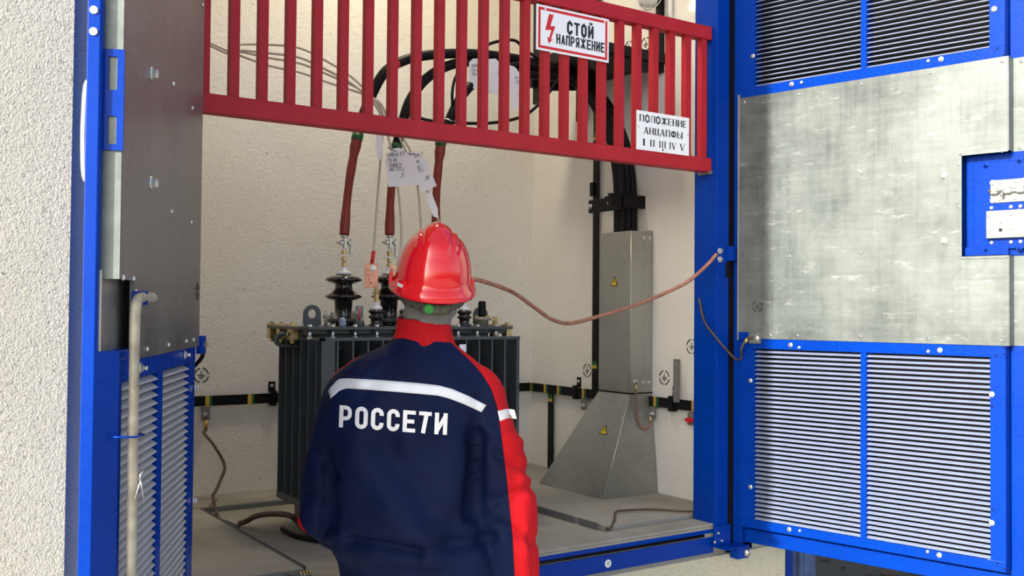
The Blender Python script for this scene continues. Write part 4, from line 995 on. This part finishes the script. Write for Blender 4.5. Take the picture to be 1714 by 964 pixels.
tag(obj('floor_cable', MB().tube(spl(fp, 6), .0095, 10), 'brown'), 'dark brown cable arching off the floor left of the worker', 'cable')
fp = [fz(472, 879, .007), fz(490, 889, .007), fz(508, 894, .007), fz(535, 898, .007), fz(575, 900, .007)]
tag(obj('floor_cable', MB().tube(spl(fp, 6), .008, 10), 'black'), 'black cable end lying on the floor under the arching brown cable', 'cable')
fp = [fz(352, 966), fz(400, 955), fz(440, 948), fz(460, 946), fz(480, 953), fz(500, 956), fz(515, 955)]
ec = TH('braided_lead', 'twisted grey lead with brass terminal on the floor at the bottom left', 'cable')
obj('wire', MB().tube(spl(fp, 6), .0042, 8), 'grey', ec); obj('wire', MB().tube(spl([p+Vector((.006, -.012, .001)) for p in fp], 6), .0035, 8), 'grey', ec)
for k in range(4): pq = fz(503+5*k, 956-k, .008); obj('brass_ring', MB().tube([pq-Vector((.003, 0, 0)), pq+Vector((.003, 0, 0))], .0095, 8), 'brass', ec)
obj('base_plate', MB().prism([(0, 0), (.07, -.02), (.10, -.10), (.02, -.06)], fz(510, 955, .001), (1, 0, 0), (0, 1, 0), (0, 0, .003)), 'grey', ec)
fp = [fz(1008, 874, .010), fz(1020, 881, .008), fz(1028, 874, .026), fz(1030, 862, .028), fz(1045, 858, .026), fz(1090, 856, .026), fz(1140, 859, .026), fz(1185, 858, .026), fz(1196, 852, .028)]
e2 = TH('braided_lead', 'thin brown lead lying along the raised slab beside the duct', 'cable')
obj('wire', MB().tube(spl(fp, 6), .0038, 8), 'brown', e2); 
for k in range(3): pq = fz(1000+6*k, 871+2*k, .010); obj('brass_ring', MB().tube([pq-Vector((.003, 0, 0)), pq+Vector((.003, 0, 0))], .0085, 8), 'pipe', e2)
# earth strap of the right leaf
def Rw(s, o, z): return HR+dRx*s+nR*o+Vector((0, 0, z))
es = TH('door_earth_strap', 'thin copper strap looping from the right blue post to the door lug', 'cable')
wp = spl([Vector((2.535, .06, 1.60)), Vector((2.530, .03, 1.52)), Vector((2.532, -.022, 1.465)), Vector((2.575, -.045, 1.41)), Vector((2.61, -.05, 1.385)), Vector((2.635, -.05, 1.39)), Rw(.045, .030, 1.42), Rw(.056, .024, 1.45), Rw(.068, .020, 1.462), Rw(.088, .020, 1.462)], 6)
obj('wire', MB().tube(wp, .0042, 8), 'brown', es); obj('ferrule', MB().tube([Rw(.055, .024, 1.443), Rw(.064, .021, 1.458)], .0062, 8), 'brass', es)
es2 = TH('door_earth_strap', 'short dark strap behind the left blue door lug with brass nuts', 'cable')
p_s = HL+dLx*(-.066)+nL*.004+Vector((0, 0, 1.455))
obj('wire', MB().tube(spl([p_s, p_s+Vector((.0, .02, -.03)), p_s+Vector((-.02, .08, -.07)), Vector((.69, .0, 1.37)), Vector((.66, .05, 1.33))], 6), .005, 8), 'black', es2)

# ---- odds under the right leaf
box('trim_2', (3.02, .35, 0), (3.05, .38, .95), 'blue', None, .002, kind='structure')
sm = MB()
pts_ = [(x_*.03, .012*sin(x_*1.3)) for x_ in range(9)]
for i in range(8):
    sm.prism([(pts_[i][0], 0), (pts_[i+1][0], 0), (pts_[i+1][0], .70+.03*sin(i*2.1)), (pts_[i][0], .70+.03*sin(i*2.1-1))], (3.0, .10+.01*sin(i), .03), (1, .05, 0), (0, 0, 1), (0, .004, 0))
tag(obj('metal_sheet', sm, 'blue_worn'), 'bluish scrap of sheet metal standing behind the plinth corner below the right door', 'sheet')
tag(obj('blue_post', MB().box((2.950, .02, .03), (2.990, .06, .95)), 'blue'), 'short blue steel post beside the plinth corner below the right door', 'post')
st_ = MB(); rg = random.Random(3)
for _ in range(700):
    p_ = Vector((rg.uniform(3.0, 9), rg.uniform(.2, 8), .03)); r_ = rg.uniform(.012, .05)
    st_.ball(p_+Vector((0, 0, r_*.3)), (r_*rg.uniform(.7, 1.2), r_*rg.uniform(.7, 1.2), r_*.7), 6, 4)
st_.sm = [False]*len(st_.sm)
obj('rubble', st_, 'rubble', kind='stuff', label='dark stony rubble on the ground under the right door', category='rubble')

# ================================================================== PERSON
PO = Vector((1.205, -.317, 0)); prx = Vector((cos(YAW), -sin(YAW), 0)); pfy = Vector((sin(YAW), cos(YAW), 0)); DEP = 2.48
wk = empty('person', PO, -YAW, label='worker in navy and red jacket and red hard hat, back turned, looking up', category='person')
def pm(px, py, ly=0, dz=0):
    p = onP(px, py, pfy, pfy.dot(CAM)+DEP+ly); d = p-PO; return Vector((d.dot(prx), d.dot(pfy), d.z+dz))
BASE = pm(705, 545).y
def inv(v):
    """local point -> picture column and row"""
    w = PO+prx*v.x+pfy*v.y+Vector((0, 0, v.z))-CAM; d = w.dot(fw); return 857+F*w.dot(RT)/d, 482-F*w.dot(UP)/d
def rings(mb, levels, n=40, expo=2.4):
    V = []
    for (cx, cy, z, a, bk, ft_) in levels:
        for j in range(n):
            t = 2*pi*j/n; c_, s_ = cos(t), sin(t)
            ux = math.copysign(abs(c_)**(2/expo), c_); uy = math.copysign(abs(s_)**(2/expo), s_)
            V.append((cx+a*ux, cy+(ft_ if s_ > 0 else bk)*uy, z))
    N = len(levels)
    fs = [(i*n+j, i*n+(j+1) % n, (i+1)*n+(j+1) % n, (i+1)*n+j) for i in range(N-1) for j in range(n)]
    fs += [tuple(reversed(range(n))), tuple((N-1)*n+j for j in range(n))]
    mb.add(V, fs, True); return mb
def fuse(name, mb, vox, sm_it=4):
    me = mb.mesh(name); o = bpy.data.objects.new(name, me); COL.objects.link(o)
    r_ = o.modifiers.new('r', 'REMESH'); r_.mode = 'VOXEL'; r_.voxel_size = vox; r_.use_smooth_shade = True
    if sm_it: s_ = o.modifiers.new('s', 'SMOOTH'); s_.iterations = sm_it; s_.factor = .5
    dg = bpy.context.evaluated_depsgraph_get(); out = bpy.data.meshes.new_from_object(o.evaluated_get(dg))
    bpy.data.objects.remove(o); out.name = name
    for p in out.polygons: p.use_smooth = True
    return out
def lvl(py, l, r, bk, ft_, cy=0):
    a, b = pm(l, py), pm(r, py); return ((a.x+b.x)/2, BASE+cy, (a.z+b.z)/2, (b.x-a.x)/2, bk, ft_)
jk = MB()
rings(jk, [lvl(1010, 576, 834, .130, .13), lvl(985, 574, 834, .134, .135), lvl(955, 570, 832, .128, .135), lvl(935, 566, 828, .130, .14), lvl(915, 557, 822, .148, .15), lvl(885, 550, 812, .152, .155), lvl(840, 547, 803, .146, .15, .0), lvl(780, 545, 798, .140, .145),
           lvl(720, 543, 800, .136, .14), lvl(670, 546, 812, .130, .13), lvl(640, 552, 820, .118, .12), lvl(620, 570, 808, .104, .105), lvl(603, 592, 795, .090, .092), lvl(588, 625, 775, .074, .08), lvl(574, 652, 758, .062, .066), lvl(562, 658, 755, .054, .058)], 48, 2.5)
def arm(mb, pts, n=16):
    C_ = [pm(x_, y_, ly) for x_, y_, ly, r_ in pts]; r_ = [q[3] for q in pts]
    S_ = spl(C_, 5); k = len(S_); R_ = []
    for i in range(k):
        u = i/(k-1)*(len(r_)-1); a = int(min(u, len(r_)-2)); R_.append(r_[a]+(r_[a+1]-r_[a])*(u-a))
    mb.tube(S_, R_, n)
LA = [(604, 632, .0, .050), (588, 655, .0, .063), (573, 700, -.005, .066), (560, 750, -.005, .068), (549, 800, .0, .071), (548, 846, .02, .072), (560, 880, .10, .062), (585, 893, .20, .052), (612, 893, .28, .046)]
RA = [(782, 632, .0, .050), (798, 655, .0, .064), (812, 700, -.005, .067), (828, 755, -.008, .071), (843, 810, -.01, .0745), (851, 862, -.01, .0760), (857, 920, .0, .073), (862, 975, .01, .066), (866, 1030, .03, .056), (868, 1065, .045, .046)]
arm(jk, LA); arm(jk, RA)
jm = fuse('jacket', jk, .0075, 5)
# cloth folds pressed into the surface
jm.update()
nor = [v.normal.copy() for v in jm.vertices]
def seg(p, a, b):
    d = (b[0]-a[0], b[1]-a[1]); t = max(0, min(1, ((p[0]-a[0])*d[0]+(p[1]-a[1])*d[1])/(d[0]**2+d[1]**2)))
    return math.hypot(p[0]-a[0]-d[0]*t, p[1]-a[1]-d[1]*t), t
folds = [((640, 740), (760, 905), -7, 26), ((600, 760), (700, 905), 6, 30), ((770, 760), (720, 930), 5, 22), ((800, 730), (790, 860), -9, 14), ((546, 760), (552, 880), -8, 11), ((585, 905), (700, 922), -9, 10), ((700, 925), (820, 900), -6, 12),
         ((830, 760), (890, 790), -5, 9), ((825, 840), (890, 815), -5, 9), ((832, 880), (896, 905), -5, 10), ((815, 720), (870, 740), 4, 10), ((525, 760), (560, 800), -5, 9), ((510, 830), (560, 850), -5, 9), ((505, 870), (545, 900), 5, 9), ((640, 600), (600, 640), 3, 12), ((770, 610), (800, 650), -3, 12), ((700, 690), (650, 860), 4, 20)]
for i, v in enumerate(jm.vertices):
    q = inv(v.co); d = 0
    if v.co.y < BASE+.03:
        for a, b, am, wd in folds:
            ds, t = seg(q, a, b)
            if ds < wd*2.5: d += am*.0026*math.exp(-(ds/wd)**2)
    nz = noise.noise(Vector((v.co.x*9+3, v.co.y*9, v.co.z*6)))*.010 + noise.noise(Vector((v.co.x*22, v.co.y*22+5, v.co.z*13)))*.0034
    if v.co.z > 1.36: nz *= .4
    v.co += nor[i]*(d+nz)
att = jm.attributes.new('red', 'FLOAT', 'POINT')
rb = [(560, 752), (575, 757), (590, 772), (605, 788), (625, 806), (650, 822), (680, 832), (720, 838), (800, 848), (900, 858), (1100, 868)]
lbb = [(540, 668), (560, 662), (570, 655), (580, 637), (592, 610), (606, 588), (620, 568), (640, 547), (650, 520), (700, 470), (850, 460), (862, 500), (880, 506), (896, 516), (900, 480), (1100, 480)]
def interp(tb, y):
    if y <= tb[0][0]: return tb[0][1]
    for (a, b), (c_, d) in zip(tb, tb[1:]):
        if y <= c_: return b+(d-b)*(y-a)/(c_-a)
    return tb[-1][1]
vals = []
for v in jm.vertices:
    x_, y_ = inv(v.co)
    f_ = max(x_-interp(rb, y_), interp(lbb, y_)-x_)
    vals.append(max(0, min(1, .5+f_/60)))
att.data.foreach_set('value', vals)
jo = obj('jacket', jm, 'jacket', wk, label='navy work jacket with red yoke and right sleeve panel')
# tapes and lettering sit on the cloth
bm = bmesh.new(); bm.from_mesh(jm); bvh = BVHTree.FromBMesh(bm); bm.free()
def drape(px, py, lift=.0016):
    """point on the jacket back seen at this place"""
    c_ = Vector((CAM-PO).dot(a) for a in (prx, pfy, Vector((0, 0, 1))))
    r_ = ray(px, py); d = Vector(r_.dot(a) for a in (prx, pfy, Vector((0, 0, 1)))).normalized()
    h = bvh.ray_cast(c_, d)
    if h[0] is None: return pm(px, py, -.12)
    return h[0]-d*lift
def strip(name, top_, bot_, mat, n=40, parent=jo, m_=4):
    def along(pl_, t):
        L_ = [math.hypot(b[0]-a[0], b[1]-a[1]) for a, b in zip(pl_, pl_[1:])]; T = t*sum(L_)
        for (a, b), l in zip(zip(pl_, pl_[1:]), L_):
            if T <= l or (a, b) == (pl_[-2], pl_[-1]): return (a[0]+(b[0]-a[0])*T/l, a[1]+(b[1]-a[1])*T/l)
            T -= l
    V = []; 
    for i in range(n+1):
        a, b = along(top_, i/n), along(bot_, i/n)
        for j in range(m_+1): V.append(drape(a[0]+(b[0]-a[0])*j/m_, a[1]+(b[1]-a[1])*j/m_))
    k = m_+1
    q = MB(); q.add(V, [(i*k+j, i*k+j+1, (i+1)*k+j+1, (i+1)*k+j) for i in range(n) for j in range(m_)], True)
    o = obj(name, q, mat, parent); s_ = o.modifiers.new('thick', 'SOLIDIFY'); s_.thickness = .0008; return o
strip('reflective_stripe', [(549, 653), (566, 634), (580, 633), (640, 636), (700, 641), (735, 645), (757, 651), (785, 663), (814, 678)], [(553, 667), (569, 653), (580, 650), (640, 654), (700, 659), (733, 662), (752, 667), (778, 677), (806, 690)], 'reflect')
strip('sleeve_stripe', [(833, 688), (848, 684), (861, 686)], [(837, 705), (850, 700), (865, 701)], 'reflect', 14)
# lettering laid on the cloth of the back
def back(u, v, l):
    px = 567+u*181; ty = 678+14*u; by = 715+13*u
    return drape(px+1.5*v, by+(ty-by)*v, .0022+l*3)
write('back_lettering', 'РОССЕTИ', back, 'white', jo, .58, .19, .175, .15, .2, False, 3, widths={'Т': .6})
# collar
ck = MB(); cn = 36
CT = [(545, 560), (0, 0)]
def ring_c(py, l, r, bk, ft_, tilt=0, dr=0):
    cx, cy, z, a, _, _ = lvl(py, l, r, bk, ft_); out = []
    for j in range(cn):
        t = 2*pi*j/cn; out.append(Vector((cx+(a+dr)*cos(t), cy+((ft_ if sin(t) > 0 else bk)+dr)*sin(t), z+tilt*cos(t)+.010*max(0, sin(t)))))
    return out
V = ring_c(588, 640, 768, .074, .080)+ring_c(572, 656, 758, .064, .070)+ring_c(552, 661, 755, .060, .066)+ring_c(535, 664, 753, .062, .068, -.003)+ring_c(533, 664, 753, .062, .068, -.003, -.003)+ring_c(556, 661, 755, .060, .066, 0, -.004)
nl = 6
ck.add(V, [(i*cn+j, i*cn+(j+1) % cn, (i+1)*cn+(j+1) % cn, (i+1)*cn+j) for i in range(nl-1) for j in range(cn)], True)
for i, v in enumerate(ck.v):
    if cn <= i < 3*cn:
        vv = Vector(v); k_ = .0035*sin(vv.z*260+vv.x*30)+.003*noise.noise(vv*40); c0_ = lvl(560, 660, 755, .06, .06)
        dd = Vector((vv.x-c0_[0], vv.y-BASE, 0)).normalized(); ck.v[i] = tuple(vv+dd*k_)
xx_ = NM('red_twill'); w_ = xx_.n('TexWave'); w_.inputs['Scale'].default_value = 260; w_.bands_direction = 'DIAGONAL'; xx_.l(xx_.coord(), w_.inputs['Vector'])
b1_ = xx_.bump(xx_.noise(14, 3, .5, (1, 1, 2)), .5, .012); xx_.bump(w_.outputs['Fac'], .12, .0006, b1_)
M['redcloth'] = xx_.set(xx_.ramp(xx_.noise(6), [(.3, (.42, .005, .009)), (.7, (.52, .008, .013))]), .8, 0, Specular_IOR_Level=.2)
co = obj('collar', ck, 'redcloth', jo); co.modifiers.new('sub', 'SUBSURF').render_levels = 1
# body: head, neck, trunk, arms, hands, legs as one surface
hc = pm(724, 455); hc.z = 1.622; hc.y = BASE+.012
bd = MB(); bd.ball(hc+Vector((0, 0, .01)), (.074, .094, .102), 24, 16); bd.ball(hc+Vector((-.004, .045, -.055)), (.054, .055, .055), 20, 12)
bd.tube([hc+Vector((-.008, -.01, -.05)), pm(705, 560)+Vector((0, 0, -.03))], [.055, .060], 16)
bd.ball(hc+Vector((0, .103, -.010)), (.012, .018, .022))            # nose
bd.ball(hc+Vector((0, .094, -.052)), (.024, .010, .008)); bd.ball(hc+Vector((0, .088, -.085)), (.02, .016, .014))
for s_ in (-1, 1):
    bd.ball(hc+Vector((s_*.031, .088, .018)), (.012, .010, .008)); bd.ball(hc+Vector((s_*.077, .0, -.01)), (.010, .018, .030))
rings(bd, [lvl(1030, 600, 800, .09, .1), lvl(960, 610, 790, .08, .09), lvl(860, 615, 765, .08, .09), lvl(700, 605, 765, .075, .09), lvl(640, 615, 755, .065, .07), lvl(600, 640, 760, .06, .06)], 24, 2.2)
def shrink(A, k, f): return [(a, b, c_, r_*f) for a, b, c_, r_ in A[:k]]
arm(bd, shrink(LA, 9, .50)); arm(bd, shrink(RA, 10, .48))
hipz = .92
for s_, xx2 in ((-1, .0), (1, .0)):
    hx = pm(700, 960).x+s_*.085
    bd.tube([(hx, BASE, .90), (hx+s_*.01, BASE-.005, .70), (hx+s_*.015, BASE+.005, .48), (hx+s_*.02, BASE-.015, .28), (hx+s_*.022, BASE-.01, .08)], [.085, .075, .055, .05, .04], 14)
def handm(mb, w, fwd, side, up_):
    """palm at wrist w pointing fwd, thumb to side"""
    w = Vector(w); fwd = Vector(fwd).normalized(); side = Vector(side); side = (side-fwd*side.dot(fwd)).normalized(); nrm = fwd.cross(side)
    for k in range(-2, 3): mb.tube([w+side*k*.010, w+fwd*.05+side*k*.013, w+fwd*.085+side*k*.017], [.018, .017, .012], 8)
    for k, l in zip((-1.5, -.5, .5, 1.5), (.060, .074, .078, .068)):
        b0_ = w+fwd*.080+side*k*.021
        mb.tube([b0_, b0_+fwd*l*.45+nrm*.004, b0_+fwd*l*.78+nrm*.018, b0_+fwd*l+nrm*.034], [.0095, .009, .008, .007], 8)
    t0_ = w+fwd*.025+side*.024
    mb.tube([t0_, t0_+side*.022+fwd*.022+nrm*.006, t0_+side*.034+fwd*.050+nrm*.014], [.013, .011, .009], 8)
lw = pm(612, 893, .28); handm(bd, lw, (.25, 1, .05), (0, 0, 1), None)
rw_ = pm(868, 1065, .045); handm(bd, rw_, (.03, .15, -1), (-.3, 1, 0), None)
obj('body', fuse('body', bd, .0058, 2), 'skin', wk)
# trousers and boots
tr_ = MB(); hx0 = pm(700, 960).x
rings(tr_, [(hx0, BASE, .78, .165, .12, .12), (hx0, BASE, .86, .168, .122, .125), (hx0, BASE, .94, .155, .115, .12), (hx0, BASE, .98, .15, .11, .115)], 32, 2.3)
for s_ in (-1, 1):
    hx = hx0+s_*.085
    tr_.tube([(hx, BASE, .88), (hx+s_*.008, BASE-.005, .70), (hx+s_*.015, BASE+.005, .48), (hx+s_*.02, BASE-.012, .28), (hx+s_*.022, BASE-.008, .07)], [.105, .100, .083, .078, .075], 20)
tm = fuse('trousers', tr_, .010, 3)
for v in tm.vertices: v.co += Vector((v.co.x-hx0, v.co.y-BASE, 0)).normalized()*noise.noise(v.co*14)*.006
obj('trousers', tm, 'trouser', wk)
for s_ in (-1, 1):
    bx = hx0+s_*.107; bt = MB()
    rings(bt, [(bx, BASE+.06, .0, .047, .115, .15), (bx, BASE+.06, .025, .050, .118, .155), (bx, BASE+.055, .05, .048, .112, .145), (bx, BASE+.03, .085, .046, .09, .10), (bx, BASE, .12, .046, .058, .06), (bx, BASE-.005, .17, .048, .056, .056)], 28, 2.4)
    obj('boot', bt, 'boot', wk)
# knitted hood
hd = MB(); hd.ball(hc+Vector((0, -.002, .008)), (.083, .101, .110), 28, 18)
hd.tube([hc+Vector((-.003, -.020, -.035)), hc+Vector((-.008, -.012, -.075)), pm(705, 556)+Vector((0, 0, -.01))], [.074, .066, .046], 20)
hd.ball(hc+Vector((0, .02, -.06)), (.060, .070, .050), 20, 12)
hm = fuse('hood', hd, .006, 3)
for v in hm.vertices:
    q = v.co-hc; v.co += Vector((q.x, q.y, 0)).normalized()*(.0030*sin(q.z*170+q.x*40)+.003*noise.noise(v.co*30))
bm = bmesh.new(); bm.from_mesh(hm)
bmesh.ops.delete(bm, geom=[f for f in bm.faces if (f.calc_center_median()-hc).y > .055 and abs((f.calc_center_median()-hc).x) < .052 and -.05 < (f.calc_center_median()-hc).z < .045], context='FACES')
bm.to_mesh(hm); bm.free(); obj('hood', hm, 'hood', wk, label='grey knitted hood')
for s_ in (-1, 1):
    ey_o = obj('eye', MB().ball(hc+Vector((s_*.031, .092, .018)), .009), 'white', wk)
    obj('pupil', MB().ball(hc+Vector((s_*.031, .0985, .019)), .0045), 'ink', ey_o)
# hard hat
HM = empty('hard_hat', parent=wk, label='glossy red hard hat')
Q = Matrix.Rotation(radians(6), 3, 'Y') @ Matrix.Rotation(radians(14), 3, 'X') @ Matrix.Rotation(radians(5), 3, 'Z')
a_, b_, h_ = .0955, .125, .1395
hcen = pm(725, 478); hcen.z = 1.612; hcen.y = BASE-.004
def dome(u, v, off=0):
    """u angle round, v 0 rim .. 1 top; local helmet frame"""
    el = v*pi/2; cr = cos(el)**.72; x_ = (a_+off)*cr*cos(u); y_ = (b_+off)*cr*sin(u); z_ = (h_+off)*sin(el)**.95
    p = Vector((x_, y_, z_)); n_ = Vector((x_/a_**2, y_/b_**2, z_/h_**2+1e-6)).normalized()
    def ss(e0_, e1_, x_): t = max(0, min(1, (x_-e0_)/(e1_-e0_))); return t*t*(3-2*t)
    w = .030+.004*v; cr_ = (1-ss(w-.006, w+.004, abs(x_)))*ss(.40, .62, v)
    gr = math.exp(-((abs(x_)-.043)/.0055)**2)*ss(.45, .65, v)*(1-ss(.86, .97, v))
    top_ = .013*ss(.70, 1., v)*(1-ss(.0, .045, abs(x_)))
    return p+n_*(.0065*cr_+.0045*gr+top_)
nu, nv = 96, 40; V = []
rimp = [(.0125, -.014), (.0135, -.010), (.0115, .004), (.003, .012)]
for (dr, dz) in rimp:
    for j in range(nu):
        u = 2*pi*j/nu; fv = max(0, sin(u))**3*.030
        n2 = Vector((cos(u)/a_, sin(u)/b_, 0)).normalized()
        V.append(Vector((a_*cos(u), b_*sin(u), 0))+n2*(dr+(fv if dr > .01 else fv*.4))+Vector((0, 0, dz)))
for i in range(nv+1):
    v_ = .09+(.992-.09)*i/nv
    for j in range(nu): V.append(dome(2*pi*j/nu, v_))
NL = len(rimp)+nv+1
fs = [(i*nu+j, i*nu+(j+1) % nu, (i+1)*nu+(j+1) % nu, (i+1)*nu+j) for i in range(NL-1) for j in range(nu)]+[tuple((NL-1)*nu+j for j in range(nu))]
V = [hcen+Q @ p for p in V]
sh = obj('shell', MB().add(V, fs, True), 'helmet', HM); sd = sh.modifiers.new('thick', 'SOLIDIFY'); sd.thickness = .0025; sd.offset = -1
def hp(x_, y_, z_): return hcen+Q @ Vector((x_, y_, z_))
# side slots with accessory bosses and the small white badge
for s_ in (-1, 1):
    q = MB(); cx_ = s_*(a_+.004)
    q.add([hp(s_*(a_+.0055)+dx, dy, dz) for dx in (-.009, .0) for dy, dz in ((-.024, -.006), (.022, -.006), (.018, .028), (-.020, .028))], [(0, 1, 2, 3), (7, 6, 5, 4), (0, 4, 5, 1), (1, 5, 6, 2), (2, 6, 7, 3), (3, 7, 4, 0)])
    obj('side_boss', q, 'helmet', HM, bevel=.002)
    q = MB(); q.add([hp(s_*(a_+.0062)+dx, dy, dz) for dx in (-.004, .0) for dy, dz in ((-.012, .010), (.006, .010), (.006, .022), (-.012, .022))], [(0, 1, 2, 3), (7, 6, 5, 4), (0, 4, 5, 1), (1, 5, 6, 2), (2, 6, 7, 3), (3, 7, 4, 0)])
    obj('accessory_slot', q, 'blackp', HM)
ub = radians(232)
def hb(u, dz, off): n2 = Vector((cos(u)/a_, sin(u)/b_, 0)).normalized(); p = Vector((a_*cos(u), b_*sin(u), dz))+n2*off; return hcen+Q @ p
q = MB(); ua, uc = radians(219), radians(231)
q.add([hb(ua, -.006, .003), hb(uc, -.006, .003), hb(uc, .026, .001), hb(ua, .026, .001), hb(ua, -.006, .016), hb(uc, -.006, .016), hb(uc, .026, .012), hb(ua, .026, .012)], [(0, 3, 2, 1), (4, 5, 6, 7), (0, 1, 5, 4), (1, 2, 6, 5), (2, 3, 7, 6), (3, 0, 4, 7)])
obj('badge_boss', q, 'helmet', HM, bevel=.002)
q = MB(); ua, uc = radians(220), radians(229)
q.add([hb(ua, .010, .0145), hb(uc, .010, .0145), hb(uc, .018, .0138), hb(ua, .018, .0138)], [(0, 1, 2, 3)]); bo = obj('badge', q, 'white', HM, label='tiny white badge'); bo.modifiers.new('t', 'SOLIDIFY').thickness = .001
# suspension band and adjusting knob
def band(u0, u1, z0_, z1_, off, n=30, dip=0):
    V = []
    for i in range(n+1):
        u = u0+(u1-u0)*i/n; s_ = sin(pi*i/n)
        V += [hb(u, z0_-dip*s_, off), hb(u, z1_-dip*s_, off)]
    return MB().add(V, [(2*i, 2*i+2, 2*i+3, 2*i+1) for i in range(n)], True)
sb_ = obj('suspension_band', band(radians(190), radians(350), -.030, .0, -.010, 40, .012), 'strap', HM); sb_.modifiers.new('t', 'SOLIDIFY').thickness = .0025
nb = obj('nape_plate', band(radians(255), radians(300), -.044, -.018, -.006, 12, .002), 'strap', HM); nb.modifiers.new('t', 'SOLIDIFY').thickness = .005
kc = hb(radians(267), -.031, -.004); kd = (Q @ Vector((0, -1, 0))).normalized()
obj('adjusting_knob', MB().lathe([(.0125, -.003), (.0125, .004), (.0100, .006)], kc, 20, kd), 'green', HM)
